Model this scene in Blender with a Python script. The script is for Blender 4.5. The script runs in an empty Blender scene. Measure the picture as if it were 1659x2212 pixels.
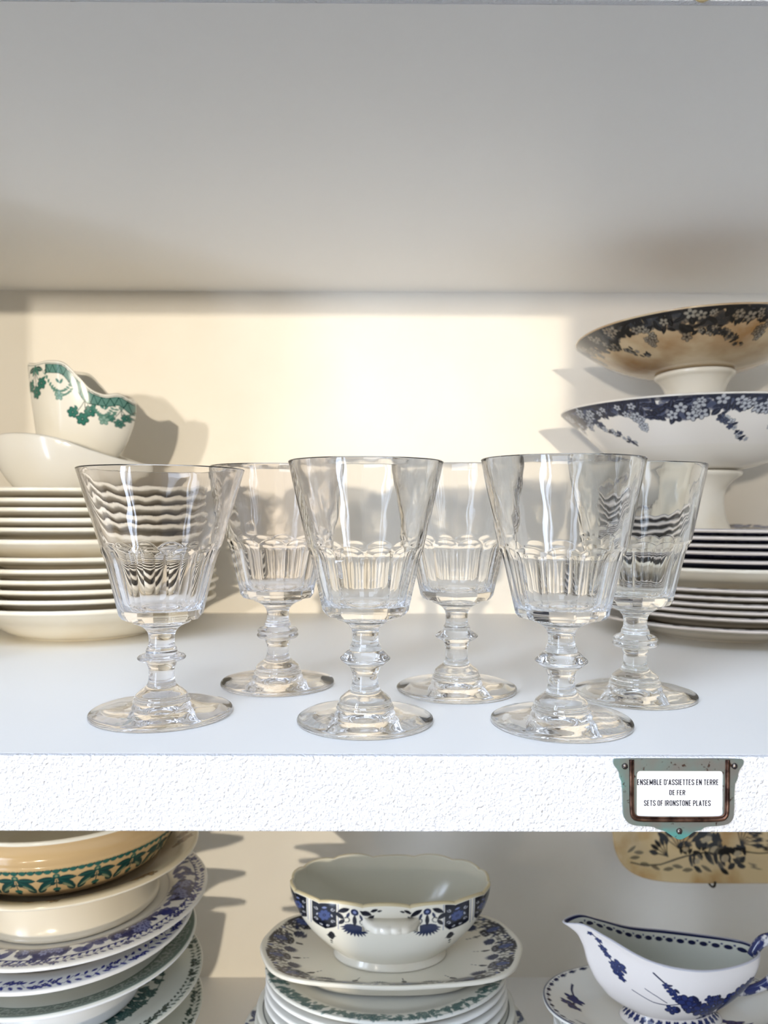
import bpy, bmesh, math, random
import numpy as np
from mathutils import Vector, Matrix

# ------------------------------------------------------------------ scene, camera, world, light
S = bpy.context.scene
C = S.collection
PI = math.pi
F = 1661.0                     # focal length in pixels of the 1659 x 2212 frame
H = 0.1117                     # camera height above the middle shelf
YF, YB = 0.345, 0.814          # shelf front edge, back wall
ZUP, ZLOW = 0.3396, -0.387     # underside of upper shelf, top of lower shelf
TH = 0.0340                    # shelf thickness

S.view_settings.view_transform = 'Standard'
S.view_settings.look = 'None'
S.view_settings.exposure = -0.02
S.view_settings.gamma = 1.0
S.view_settings.use_curve_mapping = False
S.cycles.use_denoising = True
S.cycles.use_adaptive_sampling = True
S.cycles.adaptive_threshold = 0.04
S.cycles.adaptive_min_samples = 16
S.cycles.max_bounces = 24
S.cycles.transmission_bounces = 18
S.cycles.glossy_bounces = 14
S.cycles.diffuse_bounces = 5
S.cycles.transparent_max_bounces = 16
S.cycles.sample_clamp_indirect = 5.0
S.cycles.blur_glossy = 0.6

cam_d = bpy.data.cameras.new('camera')
cam_d.sensor_fit = 'HORIZONTAL'
cam_d.sensor_width = 36.0
cam_d.lens = 36.0 * F / 1659.0
cam_d.clip_start = 0.01
cam_d.dof.use_dof = True
cam_d.dof.focus_distance = 0.405
cam_d.dof.aperture_fstop = 15.0
cam = bpy.data.objects.new('camera', cam_d)
C.objects.link(cam)
cam.matrix_world = (Matrix.Translation((0, 0, H)) @ Matrix.Rotation(-0.004, 4, 'Z')
                    @ Matrix.Rotation(PI / 2 - 9.0 / F, 4, 'X') @ Matrix.Rotation(0.0035, 4, 'Z'))
S.camera = cam


def lin(c):
    return tuple(((x / 255) / 12.92 if x / 255 <= 0.04045 else ((x / 255 + 0.055) / 1.055) ** 2.4) for x in c)


def build_world():
    w = bpy.data.worlds.new('daylit_room')
    S.world = w
    w.use_nodes = True
    nt = w.node_tree
    nt.nodes.clear()
    N, L = nt.nodes.new, nt.links.new
    out = N('ShaderNodeOutputWorld')
    bg = N('ShaderNodeBackground')
    tc = N('ShaderNodeTexCoord')
    sx = N('ShaderNodeSeparateXYZ')
    L(tc.outputs['Generated'], sx.inputs[0])

    def math_(op, a, b=None):
        n = N('ShaderNodeMath')
        n.operation = op
        for i, v in enumerate((a, b)):
            if v is None:
                continue
            if isinstance(v, (int, float)):
                n.inputs[i].default_value = v
            else:
                L(v, n.inputs[i])
        return n.outputs[0]
    az = math_('ARCTAN2', sx.outputs[0], math_('MULTIPLY', sx.outputs[1], -1.0))   # 0 straight behind the camera
    el = math_('ARCSINE', sx.outputs[2])

    def box(a0, a1, e0, e1):
        m = math_('MULTIPLY', math_('GREATER_THAN', az, math.radians(a0)), math_('LESS_THAN', az, math.radians(a1)))
        n = math_('MULTIPLY', math_('GREATER_THAN', el, math.radians(e0)), math_('LESS_THAN', el, math.radians(e1)))
        return math_('MULTIPLY', m, n)
    tot = None
    for (b, st) in WINDOWS:
        v = math_('MULTIPLY', box(*b), st)
        tot = v if tot is None else math_('ADD', tot, v)
    ramp = N('ShaderNodeValToRGB')
    cr = ramp.color_ramp
    cr.elements[0].position = 0.0
    cr.elements[0].color = (*[x * AMB[0] for x in (1.0, 0.93, 0.84)], 1)
    cr.elements[1].position = 1.0
    cr.elements[1].color = (*[x * AMB[2] for x in (0.78, 0.92, 1.16)], 1)
    e = cr.elements.new(0.5)
    e.color = (*[x * AMB[1] for x in (1.0, 0.95, 0.88)], 1)
    L(math_('ADD', math_('MULTIPLY', sx.outputs[2], 0.5), 0.5), ramp.inputs[0])
    wincol = N('ShaderNodeMix')
    wincol.data_type = 'RGBA'
    wincol.inputs['A'].default_value = (0, 0, 0, 1)
    wincol.inputs['B'].default_value = (0.80, 0.93, 1.16, 1)
    wincol.inputs['Factor'].default_value = 1
    sc = N('ShaderNodeVectorMath')
    sc.operation = 'SCALE'
    L(wincol.outputs['Result'], sc.inputs[0])
    L(tot, sc.inputs['Scale'])
    add = N('ShaderNodeVectorMath')
    add.operation = 'ADD'
    L(ramp.outputs[0], add.inputs[0])
    L(sc.outputs[0], add.inputs[1])
    L(add.outputs[0], bg.inputs[0])
    bg.inputs[1].default_value = 1.0
    L(bg.outputs[0], out.inputs[0])


AMB = (0.11, 0.17, 0.66)
#            azimuth from behind   elevation         radiance
WINDOWS = [((-44, -37.5, -33, 50), 15.0),
           ((-34, -31, -33, 50), 11.0),
           ((41, 45, -28, 45), 8.0),
           ((-30, 6, 35, 70), 7.6)]
build_world()


def sun(name, lat, slope, strength, angle, col):
    d = bpy.data.lights.new(name, 'SUN')
    d.energy = strength
    d.angle = math.radians(angle)
    d.color = col
    o = bpy.data.objects.new(name, d)
    C.objects.link(o)
    o.rotation_euler = Vector((lat, 1.0, -slope)).to_track_quat('-Z', 'Y').to_euler()
    return o


sun('low_sun', 0.02, 0.052, 1.52, 1.1, (1.0, 0.885, 0.71))
wl = bpy.data.lights.new('window_light', 'AREA')
wl.shape = 'RECTANGLE'
wl.size, wl.size_y = 0.10, 0.14
wl.energy = 56
wl.color = (1.0, 0.90, 0.76)
wlo = bpy.data.objects.new('window_light', wl)
C.objects.link(wlo)
wlo.location = (-1.25, -3.4, 0.42)
wlo.rotation_euler = (Vector((0.0, 0.6, 0.12)) - wlo.location).to_track_quat('-Z', 'Y').to_euler()

# ------------------------------------------------------------------ materials


def new_mat(name):
    m = bpy.data.materials.new(name)
    m.use_nodes = True
    return m, m.node_tree, m.node_tree.nodes['Principled BSDF']


def mat(name, col, rough=0.5, spec=0.5, coat=0.0, bump=None, vary=None, metal=0.0, attr=False):
    """col sRGB 0-255; bump=(scale, strength, distance); vary=(scale, colour2, lo, hi)"""
    m, nt, b = new_mat(name)
    N, L = nt.nodes.new, nt.links.new
    b.inputs['Base Color'].default_value = (*lin(col), 1)
    b.inputs['Roughness'].default_value = rough
    b.inputs['Specular IOR Level'].default_value = spec
    b.inputs['Coat Weight'].default_value = coat
    b.inputs['Coat Roughness'].default_value = 0.06
    b.inputs['Metallic'].default_value = metal
    tc = N('ShaderNodeTexCoord')
    src = None
    if attr:
        a = N('ShaderNodeAttribute')
        a.attribute_name = 'Col'
        src = a.outputs['Color']
        L(src, b.inputs['Base Color'])
    if vary:
        nz = N('ShaderNodeTexNoise')
        nz.inputs['Scale'].default_value = vary[0]
        nz.inputs['Detail'].default_value = 5
        L(tc.outputs['Object'], nz.inputs['Vector'])
        mr = N('ShaderNodeMapRange')
        mr.inputs[1].default_value, mr.inputs[2].default_value = vary[2], vary[3]
        L(nz.outputs['Fac'], mr.inputs[0])
        mx = N('ShaderNodeMix')
        mx.data_type = 'RGBA'
        if src is not None:
            mx.blend_type = 'MULTIPLY'
            L(src, mx.inputs['A'])
        else:
            mx.inputs['A'].default_value = (*lin(col), 1)
        mx.inputs['B'].default_value = (*lin(vary[1]), 1)
        L(mr.outputs[0], mx.inputs['Factor'])
        L(mx.outputs['Result'], b.inputs['Base Color'])
    if bump:
        nz = N('ShaderNodeTexNoise')
        nz.inputs['Scale'].default_value = bump[0]
        nz.inputs['Detail'].default_value = 4
        L(tc.outputs['Object'], nz.inputs['Vector'])
        bp = N('ShaderNodeBump')
        bp.inputs['Strength'].default_value = bump[1]
        bp.inputs['Distance'].default_value = bump[2]
        L(nz.outputs['Fac'], bp.inputs['Height'])
        L(bp.outputs[0], b.inputs['Normal'])
    return m


def glass(name, tint, rough=0.0):
    m, nt, b = new_mat(name)
    N, L = nt.nodes.new, nt.links.new
    b.inputs['Base Color'].default_value = (*tint, 1)
    b.inputs['Roughness'].default_value = rough
    b.inputs['Transmission Weight'].default_value = 1.0
    b.inputs['IOR'].default_value = 1.5
    # faint waviness of hand-pressed glass
    tc = N('ShaderNodeTexCoord')
    mp = N('ShaderNodeMapping')
    mp.inputs['Scale'].default_value = (1, 1, 0.35)
    L(tc.outputs['Object'], mp.inputs[0])
    nz = N('ShaderNodeTexNoise')
    nz.inputs['Scale'].default_value = 150
    nz.inputs['Detail'].default_value = 2
    L(mp.outputs[0], nz.inputs['Vector'])
    bp = N('ShaderNodeBump')
    bp.inputs['Strength'].default_value = 0.15
    bp.inputs['Distance'].default_value = 0.0002
    L(nz.outputs['Fac'], bp.inputs['Height'])
    L(bp.outputs[0], b.inputs['Normal'])
    return m


M = {}
M['wall'] = mat('painted_wall', (240, 234, 222), 0.42, 0.4, bump=(35, 0.05, 0.002), vary=(6, (233, 226, 213), 0.4, 0.7))
M['shelf'] = mat('painted_shelf', (240, 238, 233), 0.45, 0.4, bump=(260, 0.05, 0.0004))
M['fascia'] = mat('rough_paint', (232, 233, 236), 0.6, 0.3, bump=(720, 1.0, 0.0021))
M['blocker'] = mat('blocker_matte', (196, 186, 172), 0.7, 0.3)
M['china'] = mat('ironstone', (236, 230, 214), 0.16, 0.5, coat=0.25, vary=(22, (228, 218, 196), 0.45, 0.7))
M['china_cool'] = mat('white_earthenware', (233, 231, 224), 0.14, 0.5, coat=0.3)
M['print'] = mat('printed_china', (255, 255, 255), 0.17, 0.4, coat=0.08, attr=True)
M['stained'] = mat('stained_print', (255, 255, 255), 0.14, 0.5, coat=0.3, attr=True, vary=(17, (186, 150, 104), 0.42, 0.66))
M['glass'] = glass('clear_glass', (0.997, 0.995, 0.988))
M['glass_lilac'] = glass('lilac_glass', (0.992, 0.978, 0.976))
M['glass_grey'] = glass('grey_glass', (0.982, 0.984, 0.966))
M['paper'] = mat('white_card', (250, 249, 250), 0.7, 0.2)
M['ink'] = mat('black_ink', (18, 16, 30), 0.6, 0.2)
M['wire'] = mat('dark_wire', (58, 48, 36), 0.4, 0.5, metal=0.7)
M['screw'] = mat('steel_screw', (120, 112, 106), 0.35, 0.5, metal=1.0, vary=(300, (60, 50, 45), 0.45, 0.6))
M['rust'] = mat('brown_ridge', (112, 84, 70), 0.34, 0.5, metal=0.85, vary=(160, (52, 34, 28), 0.4, 0.62), bump=(700, 0.3, 0.0005))


def patina():
    m, nt, b = new_mat('patinated_metal')
    N, L = nt.nodes.new, nt.links.new
    tc = N('ShaderNodeTexCoord')
    sp = N('ShaderNodeSeparateXYZ')
    L(tc.outputs['Object'], sp.inputs[0])
    nz = N('ShaderNodeTexNoise')
    nz.inputs['Scale'].default_value = 110
    nz.inputs['Detail'].default_value = 6
    L(tc.outputs['Object'], nz.inputs['Vector'])
    # verdigris gathers on the lower tab and the upper left ear
    mr = N('ShaderNodeMapRange')
    mr.inputs[1].default_value, mr.inputs[2].default_value = -0.0135, -0.0190
    mr.inputs[3].default_value, mr.inputs[4].default_value = 0.0, 0.75
    L(sp.outputs[2], mr.inputs[0])
    mr2 = N('ShaderNodeMapRange')
    mr2.inputs[1].default_value, mr2.inputs[2].default_value = -0.0235, -0.027
    mr2.inputs[3].default_value, mr2.inputs[4].default_value = 0.0, 0.30
    L(sp.outputs[0], mr2.inputs[0])
    ad = N('ShaderNodeMath')
    L(mr.outputs[0], ad.inputs[0])
    L(mr2.outputs[0], ad.inputs[1])
    ad2 = N('ShaderNodeMath')
    L(ad.outputs[0], ad2.inputs[0])
    L(nz.outputs['Fac'], ad2.inputs[1])
    rp = N('ShaderNodeValToRGB')
    cr = rp.color_ramp
    cr.elements[0].position, cr.elements[0].color = 0.36, (*lin((128, 126, 120)), 1)
    cr.elements[1].position, cr.elements[1].color = 1.10, (*lin((100, 164, 158)), 1)
    e = cr.elements.new(0.72)
    e.color = (*lin((120, 138, 132)), 1)
    L(ad2.outputs[0], rp.inputs[0])
    v = N('ShaderNodeTexNoise')
    v.inputs['Scale'].default_value = 420
    L(tc.outputs['Object'], v.inputs['Vector'])
    mr3 = N('ShaderNodeMapRange')
    mr3.inputs[1].default_value, mr3.inputs[2].default_value = 0.64, 0.72
    L(v.outputs['Fac'], mr3.inputs[0])
    mx = N('ShaderNodeMix')
    mx.data_type = 'RGBA'
    L(rp.outputs[0], mx.inputs['A'])
    mx.inputs['B'].default_value = (*lin((70, 50, 42)), 1)
    L(mr3.outputs[0], mx.inputs['Factor'])
    L(mx.outputs['Result'], b.inputs['Base Color'])
    b.inputs['Metallic'].default_value = 0.55
    b.inputs['Roughness'].default_value = 0.38
    bp = N('ShaderNodeBump')
    bp.inputs['Strength'].default_value = 0.25
    bp.inputs['Distance'].default_value = 0.0004
    L(nz.outputs['Fac'], bp.inputs['Height'])
    L(bp.outputs[0], b.inputs['Normal'])
    return m


M['patina'] = patina()
M['brass'] = mat('worn_brass', (206, 190, 150), 0.3, .5, metal=.85, vary=(150, (120, 116, 96), .45, .65))

# ------------------------------------------------------------------ object helpers


def tag(o, label=None, cat=None, group=None, kind=None):
    if label:
        o['label'] = label
    if cat:
        o['category'] = cat
    if group:
        o['group'] = group
    if kind:
        o['kind'] = kind
    return o


def empty(name, loc=(0, 0, 0), label=None, cat=None, group=None, rot=(0, 0, 0)):
    o = bpy.data.objects.new(name, None)
    o.empty_display_size = 0.02
    C.objects.link(o)
    o.location = loc
    o.rotation_euler = rot
    return tag(o, label, cat, group)


def link(name, me, m, parent=None, loc=(0, 0, 0), sharp=None):
    if m is not None and not me.materials:
        me.materials.append(m)
    o = bpy.data.objects.new(name, me)
    C.objects.link(o)
    o.parent = parent
    o.location = loc
    return o


def copy_tree(o, parent=None):
    c = o.copy()
    C.objects.link(c)
    c.parent = parent
    for ch in o.children:
        copy_tree(ch, c)
    return c


def grid_mesh(name, rows, cols=None, cap0=None, cap1=None, sharp=None):
    """rows: (n, m, 3) closed in m; caps: centre points"""
    n, m, _ = rows.shape
    V = rows.reshape(-1, 3)
    i = np.arange(n - 1)[:, None] * m
    j = np.arange(m)[None, :]
    j2 = (j + 1) % m
    quads = np.stack([i + j, i + j2, i + m + j2, i + m + j], -1).reshape(-1, 4)
    tris = []
    extra = []
    extra_col = []
    nv = len(V)
    if cap0 is not None:
        extra.append(cap0)
        extra_col.append(0)
        jj = np.arange(m)
        tris.append(np.stack([np.full(m, nv), (jj + 1) % m, jj], -1))
        nv += 1
    if cap1 is not None:
        extra.append(cap1)
        extra_col.append(-1)
        jj = np.arange(m) + (n - 1) * m
        tris.append(np.stack([np.full(m, nv), jj, (np.arange(m) + 1) % m + (n - 1) * m], -1))
        nv += 1
    if extra:
        V = np.vstack([V, np.array(extra)])
    me = bpy.data.meshes.new(name)
    me.vertices.add(len(V))
    me.vertices.foreach_set('co', V.astype(np.float32).ravel())
    T = np.vstack(tris) if tris else np.zeros((0, 3), int)
    loops = np.concatenate([quads.ravel(), T.ravel()]).astype(np.int32)
    starts = np.concatenate([np.arange(len(quads)) * 4, len(quads) * 4 + np.arange(len(T)) * 3]).astype(np.int32)
    me.loops.add(len(loops))
    me.loops.foreach_set('vertex_index', loops)
    me.polygons.add(len(starts))
    me.polygons.foreach_set('loop_start', starts)
    me.update(calc_edges=True)
    me.polygons.foreach_set('use_smooth', np.ones(len(starts), bool))
    if cols is not None:
        cc = cols.reshape(-1, 3)
        if extra:
            cc = np.vstack([cc] + [cols[k].mean(0)[None] for k in extra_col])
        at = me.color_attributes.new('Col', 'FLOAT_COLOR', 'POINT')
        at.data.foreach_set('color', np.hstack([cc, np.ones((len(cc), 1))]).astype(np.float32).ravel())
    if sharp:
        me.set_sharp_from_angle(angle=sharp)
    me.validate()
    return me


def chaikin(P, it=2):
    P = np.array(P, float)
    for _ in range(it):
        Q = 0.75 * P[:-1] + 0.25 * P[1:]
        R = 0.25 * P[:-1] + 0.75 * P[1:]
        P = np.vstack([P[:1], np.stack([Q, R], 1).reshape(-1, P.shape[1]), P[-1:]])
    return P


def resample(P, step):
    d = np.concatenate([[0], np.cumsum(np.linalg.norm(np.diff(P, axis=0), axis=1))])
    n = max(2, int(d[-1] / step))
    t = np.linspace(0, d[-1], n + 1)
    return np.stack([np.interp(t, d, P[:, k]) for k in range(P.shape[1])], 1)


def spl(x, xs, ys):
    """smooth interpolation through a table"""
    xs = np.array(xs, float)
    ys = np.array(ys, float)
    m = np.gradient(ys, xs)
    x = np.clip(x, xs[0], xs[-1])
    k = np.clip(np.searchsorted(xs, x) - 1, 0, len(xs) - 2)
    h = xs[k + 1] - xs[k]
    t = (x - xs[k]) / h
    return ((2 * t**3 - 3 * t**2 + 1) * ys[k] + (t**3 - 2 * t**2 + t) * h * m[k]
            + (-2 * t**3 + 3 * t**2) * ys[k + 1] + (t**3 - t**2) * h * m[k + 1])


def thetas(n, dense=None):
    """dense: (centre angle, half width, count) puts more vertices where a print is seen"""
    if not dense:
        return np.linspace(0, 2 * PI, n, endpoint=False)
    c, hw, k = dense
    a = np.linspace(c - hw, c + hw, k, endpoint=False)
    b = np.linspace(c + hw, c - hw + 2 * PI, n, endpoint=False)
    return np.concatenate([a, b])


def lathe(name, prof, th, colf=None, asp=1.0, power=2.0, wob=None, sharp=None):
    """prof ordered (r, z); r = 0 ends become caps"""
    P = np.array(prof, float)
    c0 = c1 = None
    if P[0, 0] < 1e-5:
        c0 = (0, 0, P[0, 1])
        P = P[1:]
    if P[-1, 0] < 1e-5:
        c1 = (0, 0, P[-1, 1])
        P = P[:-1]
    ct, st = np.cos(th), np.sin(th)
    if power != 2.0:
        k = (np.abs(ct) ** power + np.abs(st) ** power) ** (-1 / power)
        ct, st = ct * k, st * k
    r = P[:, 0][:, None]
    z = np.repeat(P[:, 1][:, None], len(th), 1)
    if wob is not None:
        r, z = wob(r, z, th[None, :])
    rows = np.stack([r * ct[None], r * st[None] * asp, z + 0 * ct[None]], -1)
    cols = None
    if colf is not None:
        cols = colf(np.repeat(th[None], len(P), 0), np.repeat(P[:, :1], len(th), 1), np.repeat(P[:, 1:], len(th), 1))
    return grid_mesh(name, rows, cols, c0, c1, sharp)


def boxmesh(name, x0, x1, y0, y1, z0, z1, bev=0.0):
    bm = bmesh.new()
    bmesh.ops.create_cube(bm, size=1)
    bmesh.ops.scale(bm, vec=(x1 - x0, y1 - y0, z1 - z0), verts=bm.verts)
    bmesh.ops.translate(bm, vec=((x0 + x1) / 2, (y0 + y1) / 2, (z0 + z1) / 2), verts=bm.verts)
    if bev:
        bmesh.ops.bevel(bm, geom=bm.edges[:], offset=bev, segments=3, affect='EDGES', profile=0.5)
    me = bpy.data.meshes.new(name)
    bm.to_mesh(me)
    bm.free()
    return me


def tube(name, pts, rad, seg=14, flat=1.0):
    """a rod along pts with radius list rad"""
    P = np.array(pts, float)
    n = len(P)
    R = np.interp(np.linspace(0, 1, n), np.linspace(0, 1, len(rad)), rad) if hasattr(rad, '__len__') else np.full(n, rad)
    T = np.gradient(P, axis=0)
    T /= np.linalg.norm(T, axis=1)[:, None]
    up = np.array((0.03, 1.0, 0.02))
    A = np.cross(T, up)
    A /= np.linalg.norm(A, axis=1)[:, None]
    B = np.cross(T, A)
    a = np.linspace(0, 2 * PI, seg, endpoint=False)
    rows = P[:, None] + R[:, None, None] * (A[:, None] * np.cos(a)[None, :, None] + flat * B[:, None] * np.sin(a)[None, :, None])
    return grid_mesh(name, rows, None, P[0], P[-1])


# ------------------------------------------------------------------ transfer-print painter


class Canvas:
    """drawn in metres: x around the piece, y down from its rim"""

    def __init__(s, w, h, bg, res=0.00032):
        s.res = res
        s.W, s.Hh = int(round(w / res)), int(round(h / res))
        s.a = np.ones((s.Hh, s.W, 3)) * np.array(lin(bg))

    def _win(s, cx, cy, rad):
        x0, x1 = int((cx - rad) / s.res) - 2, int((cx + rad) / s.res) + 3
        y0, y1 = max(0, int((cy - rad) / s.res) - 2), min(s.Hh, int((cy + rad) / s.res) + 3)
        if y1 <= y0:
            return None
        xi = np.arange(x0, x1)
        yi = np.arange(y0, y1)
        X, Y = np.meshgrid((xi + 0.5) * s.res - cx, (yi + 0.5) * s.res - cy)
        return np.ix_(yi, xi % s.W), X, Y

    def _put(s, ix, d, col, al):
        m = np.clip(0.5 - d / s.res, 0, 1)[..., None] * al
        s.a[ix] = s.a[ix] * (1 - m) + np.array(lin(col)) * m

    def ell(s, cx, cy, a, b, ang, col, al=1.0):
        w = s._win(cx, cy, max(a, b))
        if w is None:
            return
        ix, X, Y = w
        c, n = math.cos(ang), math.sin(ang)
        x, y = X * c + Y * n, -X * n + Y * c
        s._put(ix, (np.sqrt((x / a) ** 2 + (y / b) ** 2) - 1) * min(a, b), col, al)

    def disc(s, cx, cy, r, col, al=1.0):
        s.ell(cx, cy, r, r, 0, col, al)

    def line(s, x0, y0, x1, y1, w, col, al=1.0):
        L = math.hypot(x1 - x0, y1 - y0) + 1e-9
        win = s._win((x0 + x1) / 2, (y0 + y1) / 2, L / 2 + w)
        if win is None:
            return
        ix, X, Y = win
        dx, dy = (x1 - x0) / L, (y1 - y0) / L
        t = np.clip(X * dx + Y * dy, -L / 2, L / 2)
        s._put(ix, np.hypot(X - t * dx, Y - t * dy) - w / 2, col, al)

    def path(s, pts, w, col, al=1.0):
        for (p, q) in zip(pts[:-1], pts[1:]):
            s.line(*p, *q, w, col, al)

    def leaf(s, cx, cy, L, wd, ang, col, vein=None, al=1.0):
        w = s._win(cx, cy, L)
        if w is None:
            return
        ix, X, Y = w
        c, n = math.cos(ang), math.sin(ang)
        x, y = X * c + Y * n, -X * n + Y * c
        h, k = L / 2, wd / 2
        R = (h * h + k * k) / (2 * k)
        d = np.maximum(np.hypot(x, y + (R - k)) - R, np.hypot(x, y - (R - k)) - R)
        s._put(ix, d, col, al)
        if vein:
            s.line(cx - h * 0.7 * c, cy - h * 0.7 * n, cx + h * 0.7 * c, cy + h * 0.7 * n, L * 0.06, vein, 0.8)

    def flower(s, cx, cy, r, petal, dark, n=5, rot=0.0, al=1.0, centre=None):
        for k in range(n):
            a = rot + 2 * PI * k / n
            s.ell(cx + 0.56 * r * math.cos(a), cy + 0.56 * r * math.sin(a), 0.50 * r, 0.40 * r, a, dark, al)
        for k in range(n):
            a = rot + 2 * PI * k / n
            s.ell(cx + 0.57 * r * math.cos(a), cy + 0.57 * r * math.sin(a), 0.37 * r, 0.27 * r, a, petal, al)
        s.disc(cx, cy, 0.26 * r, dark, al)
        s.disc(cx, cy, 0.12 * r, centre or petal, al)

    def rect(s, x0, x1, y0, y1, col, al=1.0):
        xi = np.arange(int(x0 / s.res), int(x1 / s.res)) % s.W
        ya, yb = max(0, int(y0 / s.res)), min(s.Hh, int(y1 / s.res))
        ix = np.ix_(np.arange(ya, yb), xi)
        s.a[ix] = s.a[ix] * (1 - al) + np.array(lin(col)) * al

    def sample(s, x, y):
        fx = x / s.res - 0.5
        fy = np.clip(y / s.res - 0.5, 0, s.Hh - 1.001)
        x0 = np.floor(fx).astype(int)
        y0 = np.floor(fy).astype(int)
        tx, ty = (fx - x0)[..., None], (fy - y0)[..., None]
        a = s.a
        xa, xb = x0 % s.W, (x0 + 1) % s.W
        return ((a[y0, xa] * (1 - tx) + a[y0, xb] * tx) * (1 - ty) + (a[y0 + 1, xa] * (1 - tx) + a[y0 + 1, xb] * tx) * ty)


def blossom_border(w, h, bg, dark, mid, light, seed, spray=0.11):
    """dense dark floral border under a rim with sprays of small blossoms hanging from it"""
    R = random.Random(seed)
    c = Canvas(w, h, bg)
    n = int(w / 0.004)
    for k in range(n):                                    # shaded ground
        x = w * k / n
        dpt = 0.018 + 0.005 * math.sin(x * 2 * PI / spray) + 0.002 * math.sin(x * 190)
        for q in range(9):
            c.ell(x + R.uniform(-.003, .003), R.uniform(0, dpt), 0.0035, 0.0026, R.uniform(0, 3), mid, 0.75)
    for k in range(int(n * 3.2)):
        x = R.uniform(0, w)
        dpt = 0.021 + 0.006 * math.sin(x * 2 * PI / spray)
        y = R.uniform(0.0, dpt)
        c.leaf(x, y, R.uniform(.007, .013), R.uniform(.003, .006), R.uniform(0, PI), dark, mid)
    c.rect(0, w, 0.0, 0.0045, dark, 0.8)
    for k in range(int(w / 0.0060)):
        x = R.uniform(0, w)
        dpt = 0.023 + 0.008 * math.sin(x * 2 * PI / spray)
        c.flower(x, R.uniform(.006, max(.008, dpt)), R.uniform(.0032, .0060), light, dark, 5, R.uniform(0, 6), 0.9, mid)
    m = int(round(w / spray))
    for k in range(m):                                    # hanging sprays
        x = (k + 0.3) * w / m
        y = 0.022
        a = R.uniform(0.5, 0.75)
        for q in range(14):
            c.flower(x + R.uniform(-.004, .004), y + R.uniform(-.003, .003), R.uniform(.0030, .0048) * (1 - q * .03), light if q % 2 else mid, dark, 5, R.uniform(0, 6))
            if q % 2 == 0:
                c.leaf(x + R.uniform(-.006, .006), y + R.uniform(-.003, .004), .006, .003, R.uniform(0, 3), dark, mid)
            x += 0.0032 * math.cos(a)
            y += 0.0030 * math.sin(a)
        x = (k + 0.75) * w / m
        for q in range(7):
            c.flower(x + R.uniform(-.005, .005), 0.022 + q * 0.0018, R.uniform(.003, .0046), light, dark, 5, R.uniform(0, 6))
    return c


# ------------------------------------------------------------------ the setting
def structure(name, me, m):
    return tag(link(name, me, m), kind='structure')


structure('wall_back', boxmesh('wall_back', -0.50, 0.85, YB, YB + 0.02, -0.47, 0.40), M['wall'])
structure('wall_left', boxmesh('wall_left', -0.50, -0.468, YF + 0.004, YB, -0.45, 0.40), M['shelf'])
structure('wall_right', boxmesh('wall_right', 0.80, 0.85, YF + 0.004, YB, -0.45, 0.40), M['shelf'])
# unseen slabs added behind the camera to block sun and window light
wf = bmesh.new()
for (x0, x1, yw, z0, z1) in ((0.17, 2.2, -0.55, -1.2, 1.6), (-0.045, 0.17, -0.55, -1.2, 0.004), (-1.35, -0.72, -2.5, -1.2, 0.312)):
    r = bmesh.ops.create_cube(wf, size=1)
    bmesh.ops.scale(wf, vec=(x1 - x0, 0.06, z1 - z0), verts=r['verts'])
    bmesh.ops.translate(wf, vec=((x0 + x1) / 2, yw, (z0 + z1) / 2), verts=r['verts'])
wfm = bpy.data.meshes.new('light_blockers')
wf.to_mesh(wfm)
structure('light_blockers', wfm, M['blocker'])


def shelf(name, ztop, zbot, label):
    o = empty(name, (0, 0, 0), label, 'shelf', 'built-in white shelves')
    link('board', boxmesh('board', -0.468, 0.80, YF + 0.004, YB, zbot, ztop), M['shelf'], o)
    link('front_edge', boxmesh('front_edge', -0.50, 0.85, YF, YF + 0.004, zbot, ztop, 0.0007), M['fascia'], o)
    return o


shelf('shelf', 0.0, -TH, 'white shelf carrying the six goblets, with a rough textured front edge')
shelf('shelf', ZUP + TH, ZUP, 'white upper shelf over the goblets, its grey-white underside filling the top')
shelf('shelf', ZLOW, ZLOW - TH, 'white lower shelf under the blue and green patterned dishes')

# ------------------------------------------------------------------ goblets


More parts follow.
